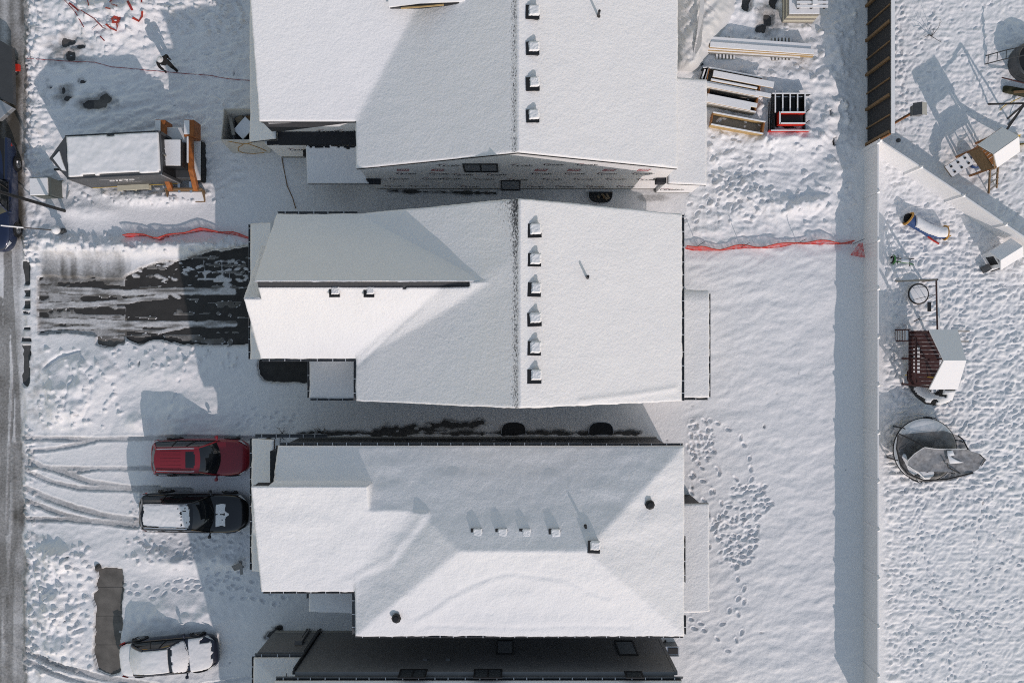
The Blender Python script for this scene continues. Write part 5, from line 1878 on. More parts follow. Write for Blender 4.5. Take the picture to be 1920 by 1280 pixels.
# compact track loader
SKR = 0
sk = thing('track_loader', 'orange and white compact track loader parked behind the black trailer', 'loader', (*P(353, 308), .05), R(-90))
W2 = .98
for s in (-1, 1):
    prof = []
    for k in range(24):
        a = 2 * math.pi * k / 24
        cx, cz = math.cos(a), math.sin(a)
        prof.append((cx * .32 + (1.0 if cx > 0 else -1.0) * .72, .34 + cz * .32))
    b = MB()
    n = len(prof)
    y0, y1 = sorted((s * (W2 - .40), s * W2))
    vs_ = [(x, y0, z) for x, z in prof] + [(x, y1, z) for x, z in prof]
    b.add(vs_, [(k, (k + 1) % n, n + (k + 1) % n, n + k) for k in range(n)] + [tuple(range(n)), tuple(range(n, 2 * n))[::-1]])
    tk = b.build('track', 'rubber', sk)
    pads = MB()
    for k in range(16):
        x = -1.0 + k * .13
        pads.box(x, x + .05, y0, y1, .655, .69)
    pads.build('track_pad', 'rubber', tk)
    MB().box(-.98, .98, y0 + .05, y1 - .04, .68, .78).build('snow_cover', 'snow', tk)
    MB().box(-.8, .8, y0 + .06, y1 - .02, .12, .56).build('track_frame', 'steel', sk)
MB().box(-1.25, .95, -.56, .56, .35, 1.05).build('chassis', 'steel', sk, bevel=.04)
MB().box(-1.55, -.75, -.58, .58, .55, 1.42).build('engine_cover', 'paint_white', sk, bevel=.06)
cab = MB()
cab.box(-.68, .56, -.50, .50, 1.0, 2.02)
cab.box(-.76, .66, -.54, .54, 2.02, 2.12)
co = cab.build('cab', 'black', sk, bevel=.03)
MB().box(-.55, .562, -.42, .42, 1.15, 1.92).build('cab_glass', 'glass', co)
MB().box(-.72, .56, -.51, .51, 2.122, 2.20).build('snow_cover', 'snow', co, bevel=.02)
MB().box(.575, .655, -.2, .2, 2.125, 2.17).build('work_light', 'black', co)
for s in (-1, 1):
    y = s * .72
    a = MB()
    a.bar((-1.45, y, 1.52), (.62, y, 1.34), .24, .26)
    a.bar((.55, y, 1.36), (1.45, y * .9, .52), .24, .26)
    a.build('lift_arm', 'paint_orange', sk, bevel=.02)
    MB().box(-1.85, -1.0, y - .26, y + .26, .75, 1.68).build('arm_tower', 'paint_orange', sk, bevel=.05)
    MB().tube([(-1.2, y * .9, .9), (.3, y * .9, 1.15)], .045, 8).build('hydraulic_ram', 'chrome', sk)
    MB().box(-1.0, .3, y - .10, y - .02, 1.63, 1.67).build('snow_cover', 'snow', sk)
    MB().box(-1.80, -1.10, y - .22, y + .05, 1.682, 1.73).build('snow_cover', 'snow', sk, bevel=.02)
    MB().bar((1.0, s * .30, .42), (1.55, s * .30, .30), .12, .10).build('tilt_ram', 'chrome', sk)
bk = MB()
bk.hexa([(1.45, -.92, .10), (2.0, -.92, .08), (2.0, .92, .08), (1.45, .92, .10), (1.45, -.92, .16), (2.0, -.92, .11), (2.0, .92, .11), (1.45, .92, .16)])
bk.hexa([(1.40, -.92, .10), (1.47, -.92, .10), (1.47, .92, .10), (1.40, .92, .10), (1.36, -.92, .62), (1.42, -.92, .62), (1.42, .92, .62), (1.36, .92, .62)])
for s in (-1, 1):
    bk.hexa([(1.42, s * .92, .1), (2.0, s * .92, .09), (2.0, s * .95, .09), (1.42, s * .95, .1), (1.38, s * .92, .60), (1.75, s * .92, .35), (1.75, s * .95, .35), (1.38, s * .95, .60)])
bo_ = bk.build('bucket', 'wood_brown', sk)
MB().slab([(1.50, -.88, .26), (1.95, -.88, .16), (1.95, .88, .16), (1.50, .88, .26)], .08).build('snow_cover', 'snow', bo_)

# ------------------------------------------------------------------ street side
wb_ = thing('waste_bag', 'open white waste container full of scraps, beside the wrapped house', 'waste container', (0, 0, 0))
HB = 1.75
top = [P(414, 263, HB), P(512, 262, HB), P(512, 204, HB), P(420, 204, HB)]
x0, y0 = top[0]
bot = [P(438, 289), P(506, 289), P(506, 240), P(438, 240)]
tp3, bt3 = [Vector((*q, HB)) for q in top], [Vector((*q, .06)) for q in bot]
for k in range(4):
    a, b2, c, d = bt3[k], bt3[(k + 1) % 4], tp3[(k + 1) % 4], tp3[k]
    nrm = (b2 - a).cross(d - a).normalized()
    m_ = MB()
    m_.patch(a, b2, c, d, .07, 8, nrm=nrm)
    m_.patch(a - nrm * .03, b2 - nrm * .03, c - nrm * .03, d - nrm * .03, .07, 8, nrm=nrm)
    m_.build('side', 'bag', wb_, True)
    MB().tube([d, (d + c) / 2 - Vector((0, 0, .03)), c], .035, 8).build('rim', 'bag', wb_)
    if k == 0:
        for ln in (((.12, .95), (.40, .80), (.50, .82), (.70, .95)), ((.42, .80), (.26, .55), (.22, .3), (.30, .12)), ((.5, .82), (.72, .55), (.90, .25)), ((.30, .12), (.55, .05), (.85, .12))):
            pts_ = [lerp(lerp(a, b2, u), lerp(d, c, u), v) + nrm * (.085 * (16 * u * (1 - u) * v * (1 - v)) ** .8 + .006) for u, v in ln]
            MB().tube(pts_, .018, 5).build('printed_line', 'toy_orange', wb_)
for k, (fx, fy, sx, sy, rz, zz, m_) in enumerate(((.38, .45, .9, .7, .8, 1.35, 'snow'), (.70, .62, .5, .6, .3, 1.42, 'cardboard'), (.14, .5, .16, .9, .2, 1.40, 'wood_grey'), (.55, .8, .9, .25, .1, 1.2, 'wood_brown'), (.62, .3, .5, .3, -.4, 1.15, 'black'), (.25, .75, .4, .4, .5, 1.1, 'cardboard'), (.5, .5, 1.9, 1.2, 0, .9, 'black'))):
    c = lerp(lerp(tp3[0], tp3[1], fx), lerp(tp3[3], tp3[2], fx), fy)
    o = MB().box(-sx / 2, sx / 2, -sy / 2, sy / 2, -.03, .03).build('scrap', m_, wb_)
    o.location = (c.x, c.y, zz)
    o.rotation_euler = (random.uniform(-.15, .15) if k < 6 else 0, random.uniform(-.15, .15) if k < 6 else 0, rz)

ub = thing('utility_box', 'snow-topped dark grey utility cabinet beside the trailer nose', 'utility box', (*P(102, 358), .05), R(2))
MB().box(-.56, .56, -.50, .50, -.05, .08).build('plinth', 'concrete', ub)
cb = MB().box(-.50, .50, -.44, .44, .08, 1.10).build('cabinet', 'box_green', ub, bevel=.03)
MB().box(-.53, .53, -.47, .47, 1.10, 1.15).build('lid', 'box_green', ub, bevel=.02)
MB().box(-.51, .40, -.45, .42, 1.152, 1.26).build('snow_cover', 'snow', ub, bevel=.03)
MB().box(-.30, .30, -.452, -.441, .3, .9).build('door', 'box_green', ub)
MB().bar((.62, -.55, .02), (1.0, -.1, .35), .05, .05).build('loose_bar', 'alu', ub)

lp = thing('street_lamp', 'black street lamp post beside the street, leaning out of the left edge', 'street lamp', (*P(127, 397), 0))
MB().lathe([(.16, 0), (.16, .12), (.10, .2), (.085, .25), (.075, 6.0), (.05, 6.05)], (0, 0, 0), 12).build('pole', 'black_metal', lp, True)
MB().tube([(0, 0, 5.9), (-.3, 0, 6.2), (-1.2, 0, 6.3)], .04, 8).build('arm', 'black_metal', lp)
MB().hexa([(-1.9, -.14, 6.22), (-1.1, -.14, 6.22), (-1.1, .14, 6.22), (-1.9, .14, 6.22), (-1.85, -.1, 6.34), (-1.1, -.1, 6.34), (-1.1, .1, 6.34), (-1.85, .1, 6.34)]).build('lamp_head', 'black_metal', lp)

hy = thing('hydrant', 'snow-capped fire hydrant with a leaning white and black marker rod', 'hydrant', G(124, 436, -.1))
MB().lathe([(.20, 0), (.20, .08), (.14, .1), (.13, .5), (.18, .52), (.18, .6), (.13, .66), (.05, .76), (.0, .78)], (0, 0, 0), 14).build('barrel', 'steel', hy, True)
MB().tube([(-.24, 0, .42), (.24, 0, .42)], .07, 10).build('outlet', 'steel', hy)
MB().lathe([(.19, .6), (.22, .66), (.18, .80), (.10, .88), (.0, .90)], (0, 0, 0), 14).build('snow_cover', 'snow', hy, True)
MB().tube([(-.05, 0, .5), (-.9, .02, 1.1), (-1.25, .03, 1.35)], .03, 8).build('marker_rod', 'black_metal', hy)
MB().tube([(-1.25, .03, 1.35), (-2.0, .05, 1.95)], .035, 8).build('marker_tip', 'vinyl', hy)

sg = thing('yard_sign', 'small folded grey sign panel stuck in the snow by the lower house', 'sign', G(456, 1060, 0), R(20))
MB().hexa([(-.30, -.02, .25), (.28, -.02, .35), (.28, .0, .35), (-.30, .0, .25), (-.20, .30, .62), (.32, .34, .72), (.32, .36, .72), (-.2, .32, .62)]).build('panel', 'siding_grey', sg)
MB().hexa([(-.05, -.30, .35), (.12, -.30, .40), (.14, -.28, .40), (-.03, -.28, .35), (.20, .40, .50), (.36, .36, .55), (.38, .38, .55), (.22, .42, .50)]).build('panel', 'siding_grey', sg)
for x in (-.2, .2):
    MB().tube([(x, 0, -.15), (x, .08, .4)], .012, 6).build('stake', 'steel', sg)
# rock and debris by the pavement
rk = MB()
rk.lathe([(.001, -.05), (.22, 0), (.20, .18), (.10, .30), (.001, .33)], (0, 0, 0), 7)
rk = rk.build('marker_stone', 'soil')
rk.location = G(187, 1062, 0)
rk.scale = (.75, 1.0, 1.0)
tag(rk, 'dark stone at the upper end of the cleared sidewalk strip', 'stone')

# ------------------------------------------------------------------ storage plot, top right
random.seed(11)
# tarpaulin-covered pile
tb_ = thing('tarp_pile', 'large pile under a crumpled white tarpaulin beside the wrapped house', 'covered pile')
nx, ny = 70, 90
xs, ys = np.linspace(0, 1, nx), np.linspace(0, 1, ny)
U, V_ = np.meshgrid(xs, ys)
# footprint narrows toward the house corner at the bottom
L0, R0 = np.interp(V_, [0, 1], [1268, 1268]), np.interp(V_, [0, .45, .8, 1], [1392, 1378, 1334, 1308])
TPX = L0 + (R0 - L0) * U
TPY = -70 + 205 * V_
prof = np.clip(1 - (np.abs(U - .42) / .60) ** 2.2, 0, 1) * np.clip((1 - V_) / .10, 0, 1) ** .5
TZ = .06 + 1.55 * prof * (1 - .30 * V_)
fold = .10 * np.abs(vn(TPX * 1.0 + TPY * .9, TPX - TPY, 26, 7, 4)) + .07 * vn(TPX + TPY, TPX * .3, 14, 30, 5) + .04 * vn(TPX, TPY, 8, 8, 6)
TZ = TZ + fold * (.3 + prof)
tv_ = np.stack([(TPX - 960) / PPM * (1 - TZ / CAM_H), (640 - TPY) / PPM * (1 - TZ / CAM_H), TZ], -1).reshape(-1, 3)
ii = np.arange(nx * ny).reshape(ny, nx)
np_mesh('tarpaulin', tv_, np.stack([ii[1:, :-1], ii[1:, 1:], ii[:-1, 1:], ii[:-1, :-1]], -1).reshape(-1, 4), 'tarp', tb_)
MB().slab([P3(1315, -40, 1.75), P3(1323, -40, 1.75), P3(1319, 30, 1.72), P3(1315, 85, 1.45), P3(1306, 118, .95), P3(1297, 116, .95), P3(1306, 70, 1.6), P3(1312, 20, 1.72)], .03).build('seam_strip', 'tarp', tb_)
bx = MB()
for k in range(5):
    x, y = P(1283 + k * 6, 128 - (k % 2) * 8)
    bx.bar((x, y, .15), (x + .25, y + .12, .3), .08, .05)
bx.build('loose_scrap', 'wood_black', tb_)['kind'] = 'stuff'


def boards(name, label, cat, specs, group=None):
    """specs: (px0, py0, px1, py1, z_bottom, z_top, width, material, snow)"""
    t = thing(name, label, cat, (0, 0, 0), 0, group)
    for px0, py0, px1, py1, z0, z1, w, m_, sn in specs:
        a, b = Vector((*P(px0, py0, z1), 0)), Vector((*P(px1, py1, z1), 0))
        zc = (z0 + z1) / 2
        o = MB().bar(a + Vector((0, 0, zc)), b + Vector((0, 0, zc)), w, z1 - z0).build('board', m_, t)
        if sn:
            MB().bar(a + Vector((0, 0, z1 + sn / 2 + .001)), b + Vector((0, 0, z1 + sn / 2 + .001)), w - .02, sn).build('snow_cover', 'snow', o, bevel=.02)
    return t


boards('lumber_stack', 'long stack of snowy planks lying across two pallets', 'lumber',
       [(1326, 74, 1520, 88, .35, .62, .30, 'wood_grey', .08), (1331, 84, 1526, 98, .35, .72, .30, 'wood', .08),
        (1326, 91, 1526, 103, .35, .58, .16, 'wood', .06), (1324, 96, 1500, 107, .30, .42, .14, 'wood_grey', .05)])


def pallet(label, px, py, rz, w=1.0, d=1.2, z=.12, nsl=6):
    t = thing('pallet', label, 'pallet', (*P(px, py), z), rz, 'wooden pallets on the storage plot')
    for k in range(nsl):
        x = -w / 2 + k * (w - .10) / (nsl - 1)
        s = MB().box(x, x + .10, -d / 2, d / 2, .12, .145).build('slat', 'wood_grey', t)
        MB().box(x + .004, x + .096, -d / 2, d / 2, .146, .165).build('snow_cover', 'snow', s)
    for k in range(3):
        y = -d / 2 + k * (d - .1) / 2
        MB().box(-w / 2, w / 2, y, y + .10, 0, .119).build('runner', 'wood_grey', t)
    return t


pallet('left pallet under the long plank stack', 1358, 93, R(0), 1.0, 1.15, .10)
pallet('right pallet under the long plank stack', 1463, 95, R(0), 1.0, 1.15, .10)

# stack of wrapped siding under a slatted pallet
t = thing('brick_stack', 'square stack of pale panels with a snowy slatted pallet on top', 'material stack')
x0, y0 = P(1470, 46)
for k in range(5):
    MB().box(x0 - .18 + .012 * k, x0 + 1.42, y0 + .012 * k, y0 + 1.7, .08 + k * .21, .08 + k * .21 + .195).build('panel_layer', 'plastic_cream' if k % 2 else 'wood_grey', t, bevel=.01)
MB().box(x0 - .14, x0 + 1.40, y0 + .06, y0 + 1.68, 1.131, 1.19).build('snow_cover', 'snow', t, bevel=.02)
for k in range(7):
    yy = y0 + .30 + k * .20
    MB().box(x0 + .18, x0 + 1.75, yy, yy + .13, 1.36, 1.40).build('slat', 'snow', t)
for k in range(3):
    xx = x0 + .25 + k * .65
    MB().box(xx, xx + .10, y0 + .3, y0 + 1.7, 1.20, 1.355).build('runner', 'wood_black', t)
MB().box(x0 + .95, x0 + 1.2, y0 + .42, y0 + .72, 1.402, 1.47).build('snow_lump', 'snow', t, bevel=.02)


def trough(name, label, c0, c1, z, w, m_, end_m, floor_m='black', group=None, cat='crate', wall_t=.06):
    """long open box; c0, c1: pixels of the rim's centre line at height z"""
    a, b = Vector((*P(*c0, z), 0)), Vector((*P(*c1, z), 0))
    L_ = (b - a).length
    an = math.atan2(b.y - a.y, b.x - a.x)
    mid = (a + b) / 2
    t = thing(name, label, cat, (mid.x, mid.y, .10), an, group)
    h = z - .1
    for s in (-1, 1):
        o = MB().box(-L_ / 2, L_ / 2, s * w / 2 - wall_t / 2, s * w / 2 + wall_t / 2, 0, h).build('side', m_, t)
        MB().box(-L_ / 2, L_ / 2, s * w / 2 - wall_t / 2 - .01, s * w / 2 + wall_t / 2 + .01, h + .001, h + .05).build('snow_cover', 'snow', o, bevel=.015)
    for s in (-1, 1):
        MB().box(s * L_ / 2 - .04 * (1 + s) / 2 - .0 - (.04 if s > 0 else 0), s * L_ / 2 + (.04 if s < 0 else 0), -w / 2 + wall_t / 2 + .002, w / 2 - wall_t / 2 - .002, 0, h - .01).build('end_board', end_m, t)
    MB().box(-L_ / 2 + .05, L_ / 2 - .05, -w / 2 + .04, w / 2 - .04, .02, .10).build('floor', floor_m, t)
    return t, L_, w, h


tA, L_, w, h = trough('form_crate', 'long open timber crate nearest the yard, tan side lit', (1335, 222), (1433, 240), .62, .62, 'wood', 'wood_orange', 'wood_grey', 'long open timber crates')
tB, L_, w, h = trough('form_crate', 'middle long timber crate with boards across its top', (1328, 178), (1420, 196), .66, .80, 'wood_grey', 'wood_orange', 'black', 'long open timber crates')
for y, x0, x1 in ((.52, -1.5, 1.85), (-.10, -1.35, 1.25), (-.30, -1.35, .95)):
    o = MB().box(x0, x1, y - .12, y + .12, h + .06, h + .10).build('loose_board', 'wood', tB)
    MB().box(x0, x1, y - .115, y + .115, h + .101, h + .15).build('snow_cover', 'snow', o, bevel=.015)
tC, L_, w, h = trough('form_crate', 'upper long timber crate with a wide snowy plank on top', (1326, 145), (1426, 164), .72, 1.0, 'wood_grey', 'wood_orange', 'wood_grey', 'long open timber crates')
for y, x0, x1, ww in ((.20, -1.15, 2.0, .34), (-.12, -1.2, 1.2, .12), (-.42, -1.4, 1.2, .22)):
    o = MB().box(x0, x1, y - ww / 2, y + ww / 2, h + .06, h + .10).build('loose_board', 'wood', tC)
    MB().box(x0, x1, y - ww / 2 + .005, y + ww / 2 - .005, h + .101, h + .15).build('snow_cover', 'snow', o, bevel=.015)
boards('frame_rack', 'short dark timber rack in the snow at the crates, under the tarp end', 'rack',
       [(1322, 130, 1316, 148, .1, .6, .10, 'wood_black', .03), (1329, 127, 1322, 150, .1, .6, .08, 'wood_black', .03), (1318, 127, 1330, 126, .1, .6, .08, 'wood_black', .03), (1336, 127, 1392, 140, .1, .35, .06, 'wood_black', .04)])

# black and red steel rack
t = thing('steel_bin', 'black steel bin rack with red rails, right of the timber crates', 'rack', (*P(1473, 218), .10), R(0))
for x in (-.78, -.40, -.02, .36, .74):
    o = MB().box(x - .03, x + .03, -.02, .92, .35, .62).build('divider', 'black_metal', t)
    MB().box(x - .03, x + .03, -.02, .92, .621, .66).build('snow_cover', 'snow', o)
MB().box(-.80, .80, -.86, .92, .0, .10).build('floor', 'black', t)
for y0_, y1_, m_ in ((.92, .98, 'black_metal'), (-.92, -.86, 'bright_red')):
    o = MB().box(-.95 if y0_ > 0 else -1.05, 1.05, y0_, y1_, .0 if y0_ < 0 else .3, .62 if y0_ > 0 else .45).build('rail', m_, t)
    MB().box(-.94, 1.04, y0_ + .004, y1_ - .004, (.621 if y0_ > 0 else .451), (.67 if y0_ > 0 else .49)).build('snow_cover', 'snow', o)
MB().box(-.82, -.76, -.86, .92, .0, .5).build('side', 'black_metal', t)
MB().box(.76, .82, -.86, .92, .0, .5).build('side', 'black_metal', t)
for (xa, xb, ya_, yb_) in ((-.58, .72, -.64, -.56), (-.58, .72, -.08, -.0), (-.62, -.55, -.64, .0)):
    o = MB().box(xa, xb, ya_, yb_, .3, .74).build('tray_side', 'bright_red', t)
    MB().box(xa, xb, ya_ + .005, yb_ - .005, .741, .78).build('snow_cover', 'snow', o)
MB().box(-.54, .70, -.55, -.09, .40, .45).build('tray_floor', 'black', t)
for y in (-.6, -.04):
    MB().tube([(.72, y, .70), (.92, y + .14, .78)], .02, 6).build('handle', 'black_metal', t)
for x in (-1.0, -.9):
    MB().tube([(x, -.85, .2), (x, .6, .35)], .03, 6).build('bar', 'black_metal', t)


def twigs(name, label, px, py, n, r, h, seed, cat='shrub', m_='twig'):
    random.seed(seed)
    t = thing(name, label, cat, G(px, py, -.03))
    for k in range(n):
        a, e = random.uniform(0, 6.28), random.uniform(.3, 1.2)
        l_ = r * random.uniform(.5, 1.1)
        p1 = Vector((math.cos(a) * l_ * .5, math.sin(a) * l_ * .5, h * random.uniform(.3, .6)))
        p2 = Vector((math.cos(a + .3) * l_, math.sin(a + .3) * l_, h * random.uniform(.5, 1)))
        b = MB()
        b.tube([(0, 0, 0), p1, p2], [.016, .011, .004], 5)
        for q in range(3):
            s = lerp(p1, p2, random.random())
            b.tube([s, s + Vector((random.uniform(-.2, .2), random.uniform(-.2, .2), random.uniform(0, .2))) * r * 1.2], [.008, .003], 4)
        b.build('branch', m_, t)
    return t


twigs('bare_shrub', 'bare twiggy shrub by the black wall, nearest the red car', 530, 812, 12, .5, .5, 1)
twigs('bare_shrub', 'small bare shrub at the corner of the bottom house', 522, 1182, 12, .45, .4, 2)
twigs('bare_shrub', 'low dark shrub against the middle of the black wall', 600, 812, 14, .55, .35, 3)
twigs('dead_branch', 'dead branch poking out of the snow bank left of the white fence end', 1560, 268, 7, .35, .3, 4, 'branch')
twigs('dead_branch', 'dead branch poking out above the other near the crates', 1553, 218, 6, .35, .3, 5, 'branch')
twigs('sapling', 'thin bare sapling alone in the garden right of the black fence', 1745, 70, 6, .75, .9, 6, 'sapling')
b = MB()
g = G(497, 824)
b.tube([g, g + Vector((.6, .25, .25)), g + Vector((1.0, .32, .15))], .05, 8)
tag(b.build('drain_pipe', 'black'), 'black flexible drain pipe beside the red car nose', 'pipe')

# barbecue cart at the bottom house's corner
t = thing('patio_cart', 'snow-covered patio cart beside the corner of the bottom house', 'cart', (*P(1254, 1213), .1), 0)
MB().box(-.30, .32, -.05, .35, 0, .75).build('cabinet', 'siding_grey', t, bevel=.02)
MB().box(-.34, .36, -.60, .38, .75, .80).build('top', 'alu', t)
MB().box(-.32, .34, -.58, -.06, .801, .90).build('snow_cover', 'snow', t, bevel=.03)
MB().box(-.20, .28, .02, .32, .801, .86).build('tray', 'black', t)
for x in (-.3, .3):
    MB().box(x - .02, x + .02, -.58, -.54, 0, .75).build('leg', 'black_metal', t)
t = thing('firewood', 'dark scraps lying in the snow left of the patio cart', 'debris', G(1222, 1200, -.02))
for k in range(5):
    MB().bar((-.1 + k * .16, -.4 + .22 * (k % 3), .05), (.05 + k * .16, -.1 + .2 * (k % 3), .10), .07, .06).build('stick', 'wood_black', t)

# ------------------------------------------------------------------ worker in black with a white hard hat
def skin_body(name, joints, edges, m_, parent, root=0):
    me = bpy.data.meshes.new(name)
    me.from_pydata([j[0] for j in joints], edges, [])
    o = bpy.data.objects.new(name, me)
    C.objects.link(o)
    o.parent = parent
    md = o.modifiers.new('skin', 'SKIN')
    md.use_smooth_shade = True
    for i, j in enumerate(joints):
        sv_ = me.skin_vertices[0].data[i]
        sv_.radius = (j[1], j[2] if len(j) > 2 else j[1])
        sv_.use_root = (i == root)
    s = o.modifiers.new('s', 'SUBSURF')
    s.levels = s.render_levels = 2
    me.materials.append(M[m_])
    return o


pe = thing('person', 'person in black winter clothes and white hard hat walking on the building plot', 'person', G(326, 130, -.03), R(-55))
# local x = forward
jt = [((0, 0, .95), .15, .12), ((.05, 0, 1.15), .16, .12), ((.10, 0, 1.38), .20, .13), ((.13, 0, 1.50), .09), ((.16, 0, 1.58), .065),
      ((.02, .10, .90), .105), ((.24, .11, .52), .075), ((.22, .11, .12), .055), ((.36, .12, .05), .05),
      ((-.02, -.10, .90), .105), ((-.12, -.11, .50), .075), ((-.42, -.11, .20), .055), ((-.36, -.12, .08), .045),
      ((.10, .24, 1.42), .075), ((-.08, .30, 1.18), .058), ((-.02, .28, .95), .045),
      ((.12, -.24, 1.42), .075), ((.22, -.32, 1.17), .058), ((.42, -.24, 1.08), .045)]
jt = [(j[0], *[r * 1.32 for r in j[1:]]) for j in jt]
ed = [(0, 1), (1, 2), (2, 3), (3, 4), (0, 5), (5, 6), (6, 7), (7, 8), (0, 9), (9, 10), (10, 11), (11, 12), (2, 13), (13, 14), (14, 15), (2, 16), (16, 17), (17, 18)]
skin_body('body', jt, ed, 'cloth_black', pe)
hd = MB()
hd.lathe([(.001, -.13), (.06, -.11), (.085, -.03), (.09, .04), (.08, .10), (.001, .13)], (.19, 0, 1.68), 14)
hd.lathe([(.001, -.03), (.02, 0), (.001, .03)], (.285, 0, 1.66), 8)
for s in (-1, 1):
    hd.lathe([(.001, -.03), (.02, 0), (.001, .03)], (.19, s * .09, 1.67), 8)
hd.build('head', 'skin', pe, True)
MB().lathe([(.16, -.012), (.165, 0), (.125, .01), (.12, .07), (.08, .13), (.001, .15)], (.20, 0, 1.72), 18).build('hard_hat', 'paint_white', pe, True)
for s, (wx, wy, wz), (dx, dz) in ((1, (-.02, .28, .95), (.02, -.10)), (-1, (.42, -.24, 1.08), (.09, -.02))):
    hb = MB()
    p = Vector((wx, wy, wz))
    d = Vector((dx, 0, dz))
    hb.tube([p, p + d * .6, p + d], [.042, .048, .040], 8)
    for k in range(4):
        q = p + d + Vector((0, -.03 + k * .02, 0))
        hb.tube([q, q + d * .45, q + d * .8 + Vector((.01, 0, -.015))], [.010, .010, .008], 6)
    hb.tube([p + d * .4 + Vector((0, -s * .04, 0)), p + d * .8 + Vector((.02, -s * .065, 0)), p + d * 1.1 + Vector((.03, -s * .06, 0))], [.013, .011, .009], 6)
    hb.build('hand', 'cloth_black', pe, True)

# ------------------------------------------------------------------ garden on the right
# trampoline with collapsed safety net
t = thing('trampoline', 'round trampoline with a sagging torn black safety net, right of the white fence', 'trampoline', (*P(1716, 838), .05))
RT, ZT = 1.60, .92
MB().lathe([(RT - .03, ZT - .03), (RT + .03, ZT - .03), (RT + .03, ZT + .03), (RT - .03, ZT + .03), (RT - .03, ZT - .03)], (0, 0, 0), 40).build('frame_ring', 'black_metal', t, True)
bedo = MB().lathe([(RT - .30, ZT - .02), (.001, ZT - .08)], (0, 0, 0), 40).build('jump_mat', 'black', t, True)
MB().lathe([(RT - .30, ZT), (RT - .02, ZT + .02)], (0, 0, 0), 40).build('spring_pad', 'moss', t, True)
for k in range(6):
    a = k * math.pi / 3 + .3
    c, s = math.cos(a), math.sin(a)
    MB().tube([(c * (RT + .02), s * (RT + .02), 0), (c * (RT + .02), s * (RT + .02), ZT)], .03, 8).build('leg', 'black_metal', t)
    MB().tube([(c * (RT + .06), s * (RT + .06), .3), (c * (RT + .08), s * (RT + .08), 1.15 + .25 * max(0, c)), (c * (RT + .02), s * (RT + .02), 1.30 + .3 * max(0, c))], .026, 7).build('net_pole', 'black_metal', t)
# snow still lying on the mat
sn = MB()
sn.lathe([(RT + .02, ZT - .02), (RT - .02, ZT + .06), (RT - .12, ZT + .14), (RT - .45, ZT + .15), (.6, ZT + .12), (.001, ZT + .08)], (0, 0, 0), 44)
sn.build('snow_cover', 'snow', t, True)
TC = Vector((*P(1716, 838), .05))


def tl(px, py, z):
    """pixel at height z in the trampoline's own space"""
    return Vector((*P(px, py, z), z)) - TC


def net_sheet(name, outline, m_, sag, seed, lumps=.05, hole=None, rings=9):
    """sheet stretched over an outline of poles and rim, sagging to its middle"""
    pts_ = []
    n_ = len(outline)
    for k in range(n_):
        a_, b_ = tl(*outline[k]), tl(*outline[(k + 1) % n_])
        for q in range(5):
            pts_.append(lerp(a_, b_, q / 5))
    cen = sum(pts_, Vector()) / len(pts_)
    rr = random.Random(seed)
    ph = [rr.uniform(0, 6.28) for _ in range(6)]
    vs_, fs_ = [], []
    m = len(pts_)
    for j in range(rings + 1):
        u = 1 - j / rings * .96
        for p_ in pts_:
            q = cen + (p_ - cen) * u
            w_ = (1 - u * u)
            vs_.append(q + Vector((0, 0, -sag * w_ + lumps * w_ ** .5 * (math.sin(q.x * 5 + ph[0]) * math.sin(q.y * 6 + ph[1]) + .6 * math.sin(q.x * 13 + ph[2] + q.y * 7)))))
    for j in range(rings):
        for k in range(m):
            k2 = (k + 1) % m
            a_ = [j * m + k, j * m + k2, (j + 1) * m + k2, (j + 1) * m + k]
            c_ = sum((Vector(vs_[i_]) for i_ in a_), Vector()) / 4
            if hole and hole(c_):
                continue
            fs_.append(tuple(a_))
    return MB().add(vs_, fs_).build(name, m_, t, True, fix=False), pts_


d1, edge1 = net_sheet('fallen_net', [(1682, 815, 1.35), (1712, 812, 1.25), (1770, 807, 1.35), (1796, 816, 1.6), (1812, 834, 1.7), (1822, 848, 1.75), (1836, 878, 1.6), (1812, 892, 1.4), (1780, 901, 1.2), (1735, 904, 1.10), (1703, 894, 1.12), (1688, 876, 1.12), (1682, 845, 1.15)], 'black_net', .16, 4, .04)
d2, edge2 = net_sheet('snow_laden_net', [(1733, 838, 1.55), (1775, 842, 1.50), (1812, 842, 1.78), (1838, 851, 1.86), (1848, 861, 1.86), (1838, 873, 1.75), (1823, 886, 1.6), (1790, 885, 1.4), (1748, 884, 1.4), (1722, 884, 1.4), (1702, 872, 1.42), (1703, 862, 1.45), (1715, 850, 1.5)], 'netted_snow', .12, 9, .045)
MB().patch(tl(1776, 851, 1.62), tl(1793, 862, 1.62), tl(1808, 867, 1.62), tl(1781, 869, 1.62), .06, 5, nrm=(0, 0, 1)).build('snow_lump', 'snow', t, True)
MB().patch(tl(1776, 845, 1.60), tl(1786, 844, 1.64), tl(1790, 853, 1.64), tl(1777, 856, 1.60), .05, 5, nrm=(0, 0, 1)).build('snow_lump', 'snow', t, True)
